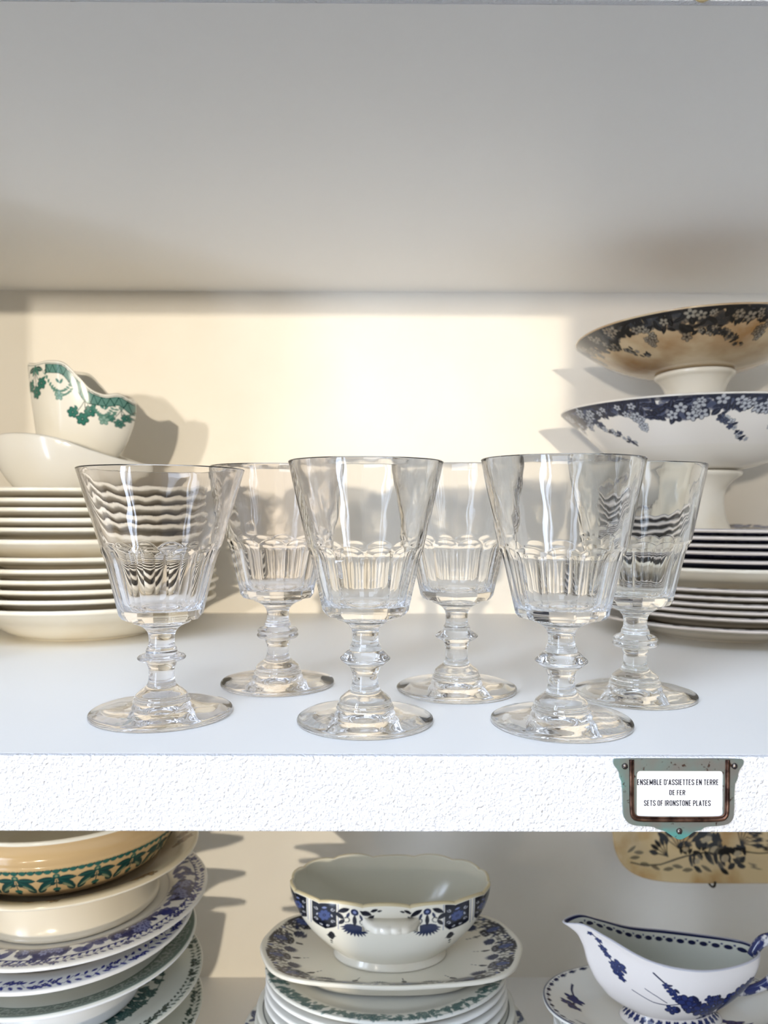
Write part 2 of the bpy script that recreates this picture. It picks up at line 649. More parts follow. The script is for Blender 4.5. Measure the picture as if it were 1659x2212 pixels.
def goblet(label, x, y, p, m, rot):
    """p: foot radius, bowl radii (bottom, flute top, rim), heights (bowl bottom, flute top, rim), knop"""
    root = empty('goblet', (x, y, 0.0), label, 'goblet', 'cut glass goblets on the shelf', (0, 0, rot))
    rf, (rb, rm, rt), (zb, zm, zt), knop = p['foot'], p['r'], p['z'], p['knop']
    nf = p.get('n', 12)
    q = zb / 0.0540
    R = random.Random(p['seed'])
    th = np.linspace(0, 2 * PI, nf * 16, endpoint=False)
    # --- foot
    zs = 0.0122 * q
    foot = chaikin([(0, 0.0022), (0.006, 0.0020), (0.016, 0.0012), (0.028, 0.0004), (rf - 0.0022, 0.0), (rf - 0.0006, 0.0003), (rf, 0.0014),
                    (rf - 0.0007, 0.0027), (rf - 0.004, 0.0036), (rf * 0.72, 0.0052), (0.0185, 0.0064), (0.0152, 0.0072)], 2)
    dome = chaikin([(0.0152, 0.0072), (0.0147, 0.0078), (0.0147, 0.0090), (0.0138, 0.0098), (0.0137, 0.0108), (0.0131, zs)], 1)
    prof = np.vstack([foot, dome[1:]])
    ph = [R.uniform(0, 6) for _ in range(8)]

    def wav(r, z, t):
        k = np.clip((r - 0.016) / 0.015, 0, 1)
        dz = 0.00028 * k * (np.sin(2 * t + ph[0]) + 0.7 * np.sin(3 * t + ph[1] + 90 * r) + 0.5 * np.sin(5 * t + ph[2]))
        return r + 0 * t, z + dz * (z > 0.0014)
    link('foot', lathe('foot', prof, th, wob=wav, sharp=0.7), m, root)
    # --- stem with its knop
    kz, kr, kt = 0.0330 * q, knop[0], knop[1]
    st = [(0.0131, zs), (0.0112, zs + 0.0018), (0.0088, zs + 0.0034), (0.0074, zs + 0.0052), (0.0068, zs + 0.0085),
          (0.0067, kz - kt - 0.0042), (0.0076, kz - kt - 0.0026), (0.0080, kz - kt - 0.0010)]
    low = chaikin(st, 2)
    if len(knop) > 2:          # two rings
        kn = [(0.0080, kz - kt - 0.0010), (0.0100, kz - kt), (kr - 0.0012, kz - kt + 0.0004), (kr, kz - 0.0014), (kr - 0.0010, kz - 0.0002),
              (kr - 0.0014, kz + 0.0002), (kr - 0.0003, kz + 0.0012), (kr - 0.0016, kz + kt - 0.0004), (0.0100, kz + kt + 0.0004), (0.0083, kz + kt + 0.0012)]
    else:
        kn = [(0.0080, kz - kt - 0.0010), (0.0098, kz - kt), (kr - 0.0010, kz - 0.0012), (kr, kz - 0.0004), (kr, kz + 0.0004),
              (kr - 0.0012, kz + 0.0014), (0.0100, kz + kt), (0.0083, kz + kt + 0.0012)]
    up = [(0.0083, kz + kt + 0.0012), (0.0082, kz + kt + 0.0030), (0.0072, kz + kt + 0.0046), (0.0068, kz + kt + 0.0062), (0.0068, zb - 0.0080),
          (0.0074, zb - 0.0055), (0.0094, zb - 0.0030), (0.0128, zb - 0.0012), (0.0150, zb - 0.0004), (0.0152, zb)]
    th2 = np.linspace(0, 2 * PI, 96, endpoint=False)
    s_o = link('stem', lathe('stem', np.vstack([low, ]), th2, sharp=0.7), m, root)
    link('knop', lathe('knop', chaikin(kn, 2), th2, sharp=0.9), m, s_o)
    link('neck', lathe('neck', chaikin(up, 2), th2, sharp=0.7), m, root)
    # --- bowl
    zc = zb + 0.0040
    zo = np.concatenate([np.linspace(zc, zm - 0.012, 16), np.linspace(zm - 0.012, zm + 0.003, 30)[1:], np.linspace(zm + 0.003, zt - 0.0012, 14)[1:]])
    ro = np.where(zo < zm, rb + (rm - rb) * (zo - zc) / (zm - zc), rm + (rt - rm) * (zo - zm) / (zt - zm))
    bottom = [(0.0152, zb), (rb * 0.78, zb + 0.0010), (rb * 0.93, zb + 0.0018)]
    prof = [*bottom, *zip(ro, zo), (rt - 0.0001, zt - 0.0006), (rt - 0.0006, zt - 0.0001), (rt - 0.0012, zt), (rt - 0.0018, zt - 0.0003), (rt - 0.0022, zt - 0.0012)]
    n_out = len(bottom) + len(zo)
    zi0 = zb + 0.0072
    ri0 = rb - 0.0035
    inner = []
    for t in np.linspace(0, 1, 34)[1:]:
        z = zt - 0.0012 + (zi0 + 0.004 - zt + 0.0012) * t
        inner.append(((rt - 0.0022) + (ri0 + 0.0006 - rt + 0.0022) * t, z))
    inner += [(ri0 - 0.0002, zi0 + 0.0022), (ri0 - 0.0014, zi0 + 0.0008), (ri0 - 0.0036, zi0 + 0.0001), (ri0 * 0.6, zi0), (ri0 * 0.3, zi0 + 0.0003), (0, zi0 + 0.0004)]
    prof = np.array(prof + inner)
    depth = p.get('cut', 0.0017)
    hz = p.get('arch', 0.0080)

    def flutes(r, z, t):
        rr = r + 0 * t
        idx = np.arange(len(r))[:, None]
        s = np.clip((z - (zm - hz)) / hz, 0, 3)
        apo = rr - depth * rb / 0.023 * (1 - s ** 2) * 1.0
        a = (t + PI / nf) % (2 * PI / nf) - PI / nf
        cut = apo / np.cos(a)
        out = (idx < n_out)
        rr = np.where(out & (z < zm + 0.001), np.minimum(rr, cut), rr)
        # slight unevenness of old pressed glass
        w = 0.000035 * (np.sin(3 * t + ph[3] + 60 * z) + np.sin(5 * t + ph[4] - 95 * z) + 0.8 * np.sin(9 * t + ph[5] + 140 * z)) + 0.00005 * np.sin(23 * t + ph[6] + 260 * z)
        hi = np.clip((z - zm) / 0.012, 0, 1)
        rr = rr + w * (rr / rt) * np.where(out, hi, 0.45) * np.clip(rr / 0.01, 0, 1) * np.clip((zt - z) / 0.006, 0.35, 1)
        return rr, z
    link('bowl', lathe('bowl', prof, th, wob=flutes, sharp=0.5), m, root)
    return root


GP = dict(
    a=dict(foot=.0379, r=(.0234, .0318, .0441), z=(.0500, .0912, .1325), knop=(.0128, .0016), seed=3, cut=.0019, arch=.011),
    b=dict(foot=.0359, r=(.0236, .0308, .0407), z=(.0540, .0925, .1362), knop=(.0132, .0034), seed=5),
    c=dict(foot=.0366, r=(.0254, .0332, .0421), z=(.0535, .0925, .1376), knop=(.0136, .0036), seed=8),
    d=dict(foot=.0358, r=(.0244, .0320, .0427), z=(.0535, .0925, .1376), knop=(.0133, .0034, 2), seed=11, cut=.0017),
    e=dict(foot=.0370, r=(.0233, .0308, .0402), z=(.0545, .0935, .1376), knop=(.0130, .0026), seed=14),
    f=dict(foot=.0357, r=(.0228, .0312, .0402), z=(.0535, .0930, .1380), knop=(.0136, .0034, 2), seed=17, n=14))
goblet('widest flared glass goblet with thin sharp knop, in front of cream plates', -.1183, .416, GP['a'], M['glass_lilac'], 0.10)
goblet('clear glass goblet in the middle of the front row', -.0079, .403, GP['b'], M['glass'], 0.25)
goblet('clear glass goblet above the label holder, rightmost in the front row', .0942, .3995, GP['c'], M['glass'], 0.31)
goblet('clear glass goblet of the back row nearest the cream plates', -.0650, .4865, GP['d'], M['glass_lilac'], 0.02)
goblet('clear glass goblet in the middle of the back row', .0468, .4725, GP['e'], M['glass'], 0.19)
goblet('greyish glass goblet in the back row, before the blue printed compotes', .1524, .459, GP['f'], M['glass_grey'], 0.05)

# ------------------------------------------------------------------ plates


def plate_prof(Rr, h, rf, well, lip=0.0036, tk=0.0046):
    rw = rf + 0.012
    return chaikin([(0, .0026), (rf - .005, .0026), (rf - .003, .0002), (rf - .0015, 0), (rf + .0012, 0), (rf + .0028, .0016), (rw - .001, well * .62),
                    (rw + (Rr - rw) * .28, h * .45), (Rr * .86, h - .0105), (Rr - .004, h - lip - .0014), (Rr - .0006, h - lip), (Rr, h - lip * .5), (Rr - .0006, h - .0003), (Rr - .0024, h),
                    (Rr * .86, h - .0105 + tk), (rw + (Rr - rw) * .30, h * .45 + tk), (rw, well + .0018), (rw - .005, well), (rw * .5, well), (0, well)], 2)


def rim_prof(Rr, h, rf, well, lip, tk):
    """dinner plate with a broad, nearly flat rim"""
    rw = rf + .014
    zr = h - lip - .0050
    return chaikin([(0, .0024), (rf - .005, .0024), (rf - .003, .0002), (rf - .0015, 0), (rf + .0012, 0), (rf + .0028, .0016), (rw, well + .0006), (rw + .008, zr - .0008), (Rr * .86, zr + .0014),
                    (Rr - .005, h - lip - .0012), (Rr - .0006, h - lip), (Rr, h - lip * .5), (Rr - .0006, h - .0003), (Rr - .0024, h),
                    (Rr * .86, zr + .0014 + tk), (rw + .008, zr + tk), (rw, well + .0022), (rw - .006, well), (rw * .5, well), (0, well)], 2)


ORD = ['topmost', 'second', 'third', 'fourth', 'fifth', 'sixth', 'seventh', 'eighth', 'ninth', 'tenth', 'eleventh', 'twelfth', 'thirteenth']
th96 = thetas(128)
LX, LY = -0.262, 0.694
plate_me = lathe('plate', rim_prof(.112, .0235, .056, .0068, .0032, .0034), th96)
base_me = lathe('plate', plate_prof(.112, .0325, .056, .0070, .0034, .0042), th96)
base_me.materials.append(M['china'])
plate_me.materials.append(M['china'])
deep_me = lathe('plate', plate_prof(.1115, .0300, .056, .0068, .0036, .0040), th96)
deep_me.materials.append(M['china'])
lips = [1054, 1078, 1098, 1122, 1142, 1169, 1208, 1233, 1257, 1280, 1307, 1331]
rl = random.Random(4)
Yl = LY - .112
origins = []
for k, v in enumerate(lips):
    z = H - (v - 1097) / F * Yl
    origins.append(z)
z0 = origins[-1] - 0.0325
prev = 0.0
for k in range(11, -1, -1):
    z = max(0.0, origins[k] - (.0300 if k == 5 else .0235)) if k < 11 else 0.0
    if k < 11:
        z = max(z, prev + (0.0120 if k == 4 else (0.0170 if k == 10 else 0.0074)))
    prev = z
    o = link('plate', deep_me if k == 5 else (base_me if k == 11 else plate_me), None)
    o.location = (LX + rl.uniform(-.0015, .0015), LY + rl.uniform(-.0012, .0012), z)
    o.rotation_euler = (0, 0, rl.uniform(0, 6))
    w = 'cream ironstone plate, %s from the top of the left stack' % ORD[k]
    if k == 0:
        w = 'topmost cream ironstone plate of the left stack, under the boat dish'
    if k == 5:
        w = 'deep cream plate sixth from the top of the left stack'
    if k == 11:
        w = 'bottom cream ironstone plate of the left stack, resting on the shelf'
    if 0 < k < 11 and k != 5:
        pass
    tag(o, w, 'plate', 'ironstone plates stacked on the left')
TOPL = prev

# right stack: six blue-printed, one deep cream, six dark-edged
RX, RY = 0.306, 0.697
Rr = .111


def edge_plate(h, lip, blue, seed):
    P = resample(rim_prof(Rr, h, .058, .0046, lip, .0028), .0009)
    R = random.Random(seed)
    cnv = Canvas(2 * PI * Rr, .04, (232, 224, 212), .0006)
    base = (226, 216, 206)
    if blue:
        for k in range(500):
            x = R.uniform(0, cnv.W * cnv.res)
            cnv.leaf(x, R.uniform(.006, .024), .008, .004, R.uniform(0, 3), (42, 48, 84))
        for k in range(90):
            cnv.flower(R.uniform(0, .7), R.uniform(.007, .022), .005, (150, 156, 180), (36, 40, 78), 5, R.uniform(0, 6))
        cnv.rect(0, .7, .0, .0012, (30, 34, 60), .7)
    else:
        cnv.rect(0, .7, 0.0, .0012, (46, 40, 40), .8)
        for k in range(60):
            cnv.ell(R.uniform(0, .7), R.uniform(0, .002), .003, .0008, 0, (40, 34, 34), .8)

    def colf(t, r, z):
        top = np.arange(len(r))[:, None] > int(np.argmax(P[1:-1, 0]))
        out = np.ones(r.shape + (3,)) * np.array(lin((230, 222, 210)))
        s = cnv.sample(t * Rr, np.clip(Rr - r, 0, .039))
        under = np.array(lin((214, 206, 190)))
        under_col = np.ones_like(out) * under
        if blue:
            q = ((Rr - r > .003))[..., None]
            under_col = np.where(q, np.array(lin((70, 70, 92))), under_col)  # shade of the gaps between plates, painted dark on the underside
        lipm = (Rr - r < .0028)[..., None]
        out = np.where(top[..., None], s, np.where(lipm, np.array(lin(base)), under_col))
        return out
    me = lathe('plate', P, thetas(300), colf)
    me.materials.append(M['print'])
    return me


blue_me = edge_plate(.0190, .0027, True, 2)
dark_me = edge_plate(.0190, .0027, False, 3)
soup_me = lathe('plate', plate_prof(Rr, .0262, .058, .0050, .0030, .0034), th96)
soup_me.materials.append(M['china'])
lipsR = [1143, 1159, 1176, 1192, 1212, 1232, 1275, 1293, 1308, 1324, 1338, 1355]
hs = [.0190] * 5 + [.0262] + [.0190] * 6
YRl = RY - Rr
zR = [H - (v - 1100) / F * YRl for v in lipsR]
prev = 0.0
rl = random.Random(9)
for k in range(11, -1, -1):
    z = zR[k] - hs[k] if k < 11 else 0.0
    if k < 11:
        z = max(z, prev + (.0110 if k == 4 else .0054))
    prev = z
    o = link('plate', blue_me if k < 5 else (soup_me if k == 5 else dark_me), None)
    o.location = (RX + rl.uniform(-.0015, .0015), RY + rl.uniform(-.0012, .0012), z)
    o.rotation_euler = (0, 0, rl.uniform(0, 6))
    if k == 0:
        w = 'topmost blue printed plate of the right stack, under the compote foot'
    elif k < 5:
        w = 'blue printed plate, %s from the top of the right stack' % ORD[k]
    elif k == 5:
        w = 'plain cream deep plate in the middle of the right stack'
    elif k < 11:
        w = 'dark-edged cream plate, %s below the right stack deep plate' % (['first', 'second', 'third', 'fourth', 'fifth'][k - 6])
    else:
        w = 'cream plate at the bottom of the right stack, resting on the shelf'
    tag(o, w, 'plate', 'printed plates stacked on the right' if k != 5 else None)
TOPR = prev + 0.0046

# ------------------------------------------------------------------ compotes on the right stack


def compote(label, x, y, z, Rc, bowl, stem_pts, cnv, body, m, tilt=(0, 0, 0), hpat=.054):
    """bowl: outer profile from the flange (r, z) up to the rim; print hangs below the rim"""
    root = empty('compote', (x, y, z), label, 'compote', 'blue printed compotes on the right stack', tilt)
    out = chaikin(bowl, 3)
    out = resample(out, .0007)
    L = np.concatenate([[0], np.cumsum(np.linalg.norm(np.diff(out, axis=0), axis=1))])
    zr = bowl[-1][1]
    inn = [(Rc - .0008, zr + .0008), (Rc - .003, zr + .0006)] + [(r * .965 - .001, zz + .0042) for (r, zz) in bowl[::-1][1:]] + [(0, bowl[0][1] + .0046)]
    inn = chaikin(inn, 2)
    P = np.vstack([[(0, bowl[0][1])], out, inn])
    tfull = np.concatenate([L[-1] - L, np.full(len(inn), -1.0)])[:len(P)]
    t_rows = np.concatenate([[L[-1]], L[-1] - L, np.full(len(inn), -1.0)])[1:-1]

    def colf(t, r, zz):
        tt = np.repeat(t_rows[:, None], t.shape[1], 1)
        s = cnv.sample((t % (2 * PI)) * Rc, np.clip(tt, 0, hpat - .001))
        b = np.ones(s.shape) * np.array(lin(body))
        return np.where(((tt >= .0012) & (tt < hpat - .002))[..., None], s, b)
    phi = math.atan2(-y, -x)
    th = thetas(160, (phi, 1.75, 760))
    link('bowl', lathe('bowl', P, th, colf), m, root)
    link('pedestal', lathe('pedestal', chaikin(stem_pts, 2), thetas(96)), M['china'], root)
    return root


CX, CY = 0.282, 0.690
navy = blossom_border(2 * PI * .118, .060, (228, 222, 212), (22, 26, 45), (70, 76, 98), (184, 186, 190), 21, .116)
RIMZ = 0.1985 - TOPR
SZ = (0.1435 - TOPR) / .0460
compote('white pedestal compote with navy blossom border, standing on the plates', CX, CY, TOPR + .0004, .118,
        [(.0, .0472 * SZ), (.030, .0472 * SZ), (.044, .0488 * SZ), (.068, RIMZ - .044), (.090, RIMZ - .0265), (.104, RIMZ - .0125), (.1150, RIMZ - .0030), (.118, RIMZ)],
        [(0, .004), (.024, .004), (.0300, .0008), (.0330, 0), (.0345, .001), (.0330, .005), (.0290, .014), (.0252, .024), (.0238, .028 * SZ), (.0258, .036 * SZ),
         (.0330, .0418 * SZ), (.0385, .0442 * SZ), (.0395, .0458 * SZ), (.0380, .0474 * SZ), (0, .0474 * SZ)], navy, (226, 220, 208), M['print'])
grey = blossom_border(2 * PI * .103, .060, (206, 184, 148), (16, 19, 25), (58, 62, 68), (158, 152, 138), 33, .105)
zin = TOPR + .0472 * SZ + .0078
ZU = .2665 - zin
compote('brown-stained compote with blackish blossom border, stacked in the white compote', CX + .002, CY, zin + .0004, .103,
        [(.0, ZU - .0335), (.032, ZU - .0330), (.052, ZU - .0305), (.072, ZU - .0225), (.089, ZU - .0110), (.0995, ZU - .0028), (.103, ZU)],
        [(0, .003), (.022, .003), (.027, .0004), (.0290, 0), (.0300, .001), (.0270, .006), (.0205, .014), (.0205, .022), (.0245, ZU - .050), (.0300, ZU - .040),
         (.0335, ZU - .0375), (.0345, ZU - .0355), (.0335, ZU - .0330), (0, ZU - .0330)], grey, (206, 184, 148), M['stained'], (math.radians(-2.0), math.radians(-1.5), 0))

# ------------------------------------------------------------------ boat-shaped pieces


def boat(name, rimf, basef, nrow, nseg, th, bulge, m, parent, colf=None, zb=None, inner_floor=.004, loc=(0, 0, 0), power=1.0, dense=None):
    """rimf(phi)->x,y,z ; basef(phi)->x,y,z ; bulge(w, phi) 0..1 blend from base (0) to rim (1)"""
    phi = thetas(nseg, dense)
    rx, ry, rz = rimf(phi)
    bx, by, bz = basef(phi)
    ws = np.linspace(0, 1, nrow)
    out = []
    for w in ws:
        k = bulge(w, phi)
        out.append(np.stack([bx + (rx - bx) * k, by + (ry - by) * k, bz + (rz - bz) * w], -1))
    out = np.array(out)
    cx, cy = bx.mean(), by.mean()
    inn = []
    for w in ws[::-1]:
        k = bulge(w, phi)
        x = bx + (rx - bx) * k
        y = by + (ry - by) * k
        z = bz + (rz - bz) * w
        d = np.hypot(x - cx, y - cy)
        f = 1 - th / np.maximum(d, th * 1.2)
        inn.append(np.stack([cx + (x - cx) * f, cy + (y - cy) * f, np.maximum(z - 0.0 * w, bz + inner_floor)], -1))
    inn = np.array(inn)
    lip = 0.5 * (out[-1] + inn[0]) + np.array((0, 0, th * .35))
    rows = np.concatenate([out, lip[None], inn])
    W = np.concatenate([ws, [1.0], ws[::-1] + 10])
    cols = None
    if colf is not None:
        RZ = np.repeat(rz[None], len(rows), 0)
        cols = colf(rows, np.repeat(W[:, None], len(phi), 1), np.repeat(phi[None], len(rows), 0), RZ)
    me = grid_mesh(name, rows, cols, (cx, cy, bz.mean()), (cx, cy, bz.mean() + inner_floor))
    return link(name, me, m, parent, loc)


# plain white boat dish on the left stack
bowl_z = TOPL + .0235 + .0004
wb = empty('sauce_boat', (-.270, .676, bowl_z), 'plain white boat dish with sloping rim on the left plates', 'sauce boat')


def wb_rim(p):
    c, s = np.cos(p), np.sin(p)
    x = np.where(c > 0, .0700 * c ** 1.0, .0690 * c)
    y = .0440 * s * (1 - .45 * np.clip(c, 0, 1) ** 2)
    z = spl(x, [-.069, -.05, -.02, .005, .03, .05, .070], [.0425, .0445, .0440, .0400, .0310, .0245, .0200])
    return x, y, z


def wb_base(p):
    return .0415 * np.cos(p) - .008, .0290 * np.sin(p), 0 * p


boat('body', wb_rim, wb_base, 26, 120, .0030, lambda w, p: 1 - (1 - w) ** 2.1, M['china_cool'], wb, inner_floor=.005)

# green printed boat standing inside it
GX, GY, GZ = -.2700, .680, bowl_z + .0065
gj = empty('sauce_boat', (GX, GY, GZ), 'green flower printed sauce boat standing in the plain white boat dish', 'sauce boat')
gcan = Canvas(.12, .07, (238, 234, 222), .0002)
TEAL, TD, TL = (40, 112, 98), (18, 70, 62), (120, 160, 146)


GJX = [-.0415, -.030, -.010, .003, .014, .024, .034, .046, .053]
GJZ = [.1035, .1010, .1010, .0985, .0880, .0775, .0735, .0745, .0700]
GJTOP = .1050


def paint_jug(c):
    """x along the side, y straight down from the highest point"""
    def top(cx):
        return GJTOP - float(spl(np.array([cx - .0545]), GJX, GJZ)[0])
    for (cx, sc, op) in ((.0270, 1.0, 1.0), (.0735, .95, 1.0), (.1000, .7, .75)):
        y0 = top(cx) + (.0020 if cx < .05 else (.0085 if cx < .09 else .0090))
        for sg in (-1, 1):
            if cx < .05:
                for q in range(11):
                    a = q * .6
                    rr = .0027 * (1 - q * .07)
                    c.disc(cx + sg * (.0125 - rr * math.cos(a)), y0 + .0058 + rr * math.sin(a), .00045, TD, op)
                c.leaf(cx + sg * .0048, y0 + .0030, .0100, .0044, sg * .30, TD, TL, op)
                c.leaf(cx + sg * .0024, y0 + .0054, .0075, .0032, sg * 1.0, TEAL, TL, op)
            c.path([(cx, y0 + .006 * sc), (cx + sg * .0030 * sc, y0 + .0110 * sc), (cx + sg * .0070 * sc, y0 + .0160 * sc)], .0006, TD, op)
        c.leaf(cx, y0 + .0024, .0060 * sc, .0034, 1.57, TEAL, TD, op)
        c.path([(cx, y0 + .004), (cx, y0 + .0120 * sc), (cx + .0008, y0 + .0180 * sc)], .0007, TD, op)
        dx = -.0035 if cx > .05 else 0
        for (fx, fy, fr) in ((-.0074, .0165, .0050), (.0078, .0155, .0052), (.0008, .0225, .0056)):
            c.flower(cx + (fx + dx) * sc, y0 + fy * sc, fr * sc, TEAL, TD, 6, fx * 400, op, TL)
            c.leaf(cx + (fx + dx) * sc + .003, y0 + fy * sc - .004, .005 * sc, .0022, fx * 300, TEAL, TD, op)
    for (xa, xb, dep, al) in ((.0400, .0640, .011, .95), (.0790, .0960, .010, .9)):
        n = 14
        for q in range(n + 1):
            t = q / n
            gx = xa + (xb - xa) * t
            gy = top(xa) * (1 - t) + top(xb) * t + .0115 + dep * (1 - (2 * t - 1) ** 2)
            for sg in (-1, 1):
                c.leaf(gx + sg * .0008, gy + sg * .0016, .0036, .0018, 1.2 * sg + t * 2, (84, 132, 118), None, al)
        mx, my = (xa + xb) / 2, (top(xa) + top(xb)) / 2
        c.leaf(mx - .001, my + .0125, .005, .0022, .9, (80, 130, 118))
        c.leaf(mx + .0022, my + .0130, .005, .0022, 2.1, (80, 130, 118))
        c.flower(mx, my + .0140 + dep, .0040, (140, 172, 160), (84, 132, 118), 5, 1)


paint_jug(gcan)


def gj_rim(p):
    c, s = np.cos(p), np.sin(p)
    x = np.where(c > 0, .0530 * c, .0400 * c)
    y = .0300 * s * (1 - .55 * np.clip(-c, 0, 1) ** 2.5)
    x = x - .0015 * np.clip(-c, 0, 1) ** 6
    z = spl(x, GJX, GJZ)
    return x, y, z


def gj_base(p):
    return .0225 * np.cos(p) - .004, .0165 * np.sin(p), 0 * p


def gj_b(w, p):
    c = np.cos(p)
    right = 1 - (1 - w) ** 2.0
    left = 1 - (1 - w) ** 1.35
    k = np.clip(c * .5 + .5, 0, 1)
    b = left * (1 - k) + right * k
    return b + .10 * k * w * (1 - w)


def gj_col(rows, W, phi, RZ):
    t = RZ - rows[..., 2]
    X = rows[..., 0]
    s = gcan.sample(X + .0545, np.clip(GJTOP - rows[..., 2], 0, .068))
    # lattice border that follows the dipping rim
    xs = np.linspace(-.0415, .053, 400)
    zs_ = spl(xs, GJX, GJZ)
    arc = np.concatenate([[0], np.cumsum(np.hypot(np.diff(xs), np.diff(zs_)))])
    slope = np.interp(X, xs, np.gradient(zs_, xs))
    d = t / np.sqrt(1 + slope ** 2)
    a = np.interp(X, xs, arc) + d * 0.0
    tri = np.abs((a / .0062) % 1 - .5) * 2
    band = (d > .0022) & (d < .0098)
    yy = (d - .0028) / .0064
    ln = (np.abs(yy - tri) < .10) | (d < .0028) | (d > .0092)
    on = band & ((X > -.0145))
    s = np.where(on[..., None], np.array(lin((96, 138, 128))), s)
    s = np.where((on & ln)[..., None], np.array(lin(TD)), s)
    s = np.where(((d > .0012) & (d < .0017))[..., None], np.array(lin(TD)), s)
    s = np.where((((np.abs(X + .0145) < .0006) | (np.abs(X + .0400) < .0006)) & (d > .002) & (d < .0098))[..., None], np.array(lin(TD)), s)
    inner = np.array(lin((232, 228, 214)))
    return np.where((W > 5)[..., None], inner, s)


boat('body', gj_rim, gj_base, 210, 160, .0028, gj_b, M['print'], gj, gj_col, inner_floor=.006, dense=(1.5 * PI, PI / 2 - .05, 520))

# ------------------------------------------------------------------ label holders
PX = YF / F / 4.621            # metres per pixel of my close-up measurements


def lp(x, y):
    return ((x - 830) * PX, -(y - 500) * PX)


OUT = [(178, 152), (190, 133), (830, 133), (1462, 133), (1482, 152), (1476, 192), (1432, 250), (1424, 300), (1416, 345), (1388, 388), (1388, 690), (1370, 750), (1318, 792),
       (1200, 806), (1098, 812), (1062, 844), (990, 858), (930, 905), (872, 936), (840, 940), (806, 930), (740, 885), (690, 852), (622, 838), (575, 810), (430, 806),
       (345, 788), (295, 740), (276, 680), (270, 385), (243, 325), (232, 255), (196, 216), (178, 182)]


GL, GR, GB, GT = .08, .36, .08, .92
GLYPH = {
    'A': (.46, [[(.06, .0), (.23, .94), (.40, .0)], [(.13, .26), (.33, .26)]]),
    'B': (.44, [[(GL, GB), (GL, GT), (.26, GT), (.35, .84), (.35, .62), (.27, .52), (GL, .52)], [(.26, .52), (GR, .42), (GR, .17), (.27, GB), (GL, GB)]]),
    'D': (.44, [[(GL, GB), (GL, GT), (.25, GT), (GR, .82), (GR, .18), (.25, GB), (GL, GB)]]),
    'E': (.38, [[(.34, GT), (GL, GT), (GL, GB), (.34, GB)], [(GL, .51), (.31, .51)]]),
    'F': (.37, [[(.34, GT), (GL, GT), (GL, .0)], [(GL, .49), (.31, .49)]]),
    'I': (.16, [[(GL, 0), (GL, 1)]]),
    'L': (.36, [[(GL, 1), (GL, GB), (.34, GB)]]),
    'M': (.56, [[(GL, 0), (GL, .94), (.28, .22), (.48, .94), (.48, 0)]]),
    'N': (.45, [[(GL, 0), (GL, .94), (.37, .06), (.37, 1)]]),
    'O': (.44, [[(.17, GB), (GL, .18), (GL, .82), (.17, GT), (.27, GT), (GR, .82), (GR, .18), (.27, GB), (.17, GB)]]),
    'P': (.43, [[(GL, 0), (GL, GT), (.26, GT), (GR, .83), (GR, .56), (.26, .45), (GL, .45)]]),
    'R': (.44, [[(GL, 0), (GL, GT), (.26, GT), (GR, .83), (GR, .60), (.26, .50), (GL, .50)], [(.24, .50), (.37, 0)]]),
    'S': (.43, [[(GR, .70), (GR, .83), (.28, GT), (.16, GT), (GL, .83), (GL, .68), (.14, .58), (.30, .43), (GR, .33), (GR, .17), (.28, GB), (.16, GB), (GL, .17), (GL, .30)]]),
    'T': (.40, [[(.02, GT), (.38, GT)], [(.20, GT), (.20, 0)]]),
    "'": (.15, [[(.08, 1), (.07, .72)]]), ' ': (.16, [])}


def letter_mesh(txt, xa, xb, za, zb, y):
    """bold condensed capitals, each stroke a thin printed bar"""
    bars, pen, t = [], 0.0, .155
    for ch in txt:
        wd, strokes = GLYPH[ch]
        for st in strokes:
            for k, (p, q) in enumerate(zip(st[:-1], st[1:])):
                d = math.hypot(q[0] - p[0], q[1] - p[1])
                ux, uy = (q[0] - p[0]) / d, (q[1] - p[1]) / d
                e0 = t * .42 if k else 0
                e1 = t * .42 if k < len(st) - 2 else 0
                a = (p[0] - ux * e0, p[1] - uy * e0)
                b = (q[0] + ux * e1, q[1] + uy * e1)
                nx, ny = -uy * t / 2, ux * t / 2
                bars.append([(a[0] + nx + pen, a[1] + ny), (a[0] - nx + pen, a[1] - ny), (b[0] - nx + pen, b[1] - ny), (b[0] + nx + pen, b[1] + ny)])
        pen += wd + .06
    wtot = pen - .06
    V, Fc = [], []
    for b in bars:
        n = len(V)
        for (px_, pz_) in b:
            V.append((xa + px_ / wtot * (xb - xa), y - .00005, za + min(1.0, max(0.0, pz_)) * (zb - za)))
        for (px_, pz_) in b:
            V.append((xa + px_ / wtot * (xb - xa), y + .00002, za + min(1.0, max(0.0, pz_)) * (zb - za)))
        Fc += [(n, n + 1, n + 2, n + 3)] + [(n + i, n + 4 + i, n + 4 + (i + 1) % 4, n + (i + 1) % 4) for i in range(4)]
    me = bpy.data.meshes.new('lettering')
    me.from_pydata(V, [], Fc)
    me.update()
    return me


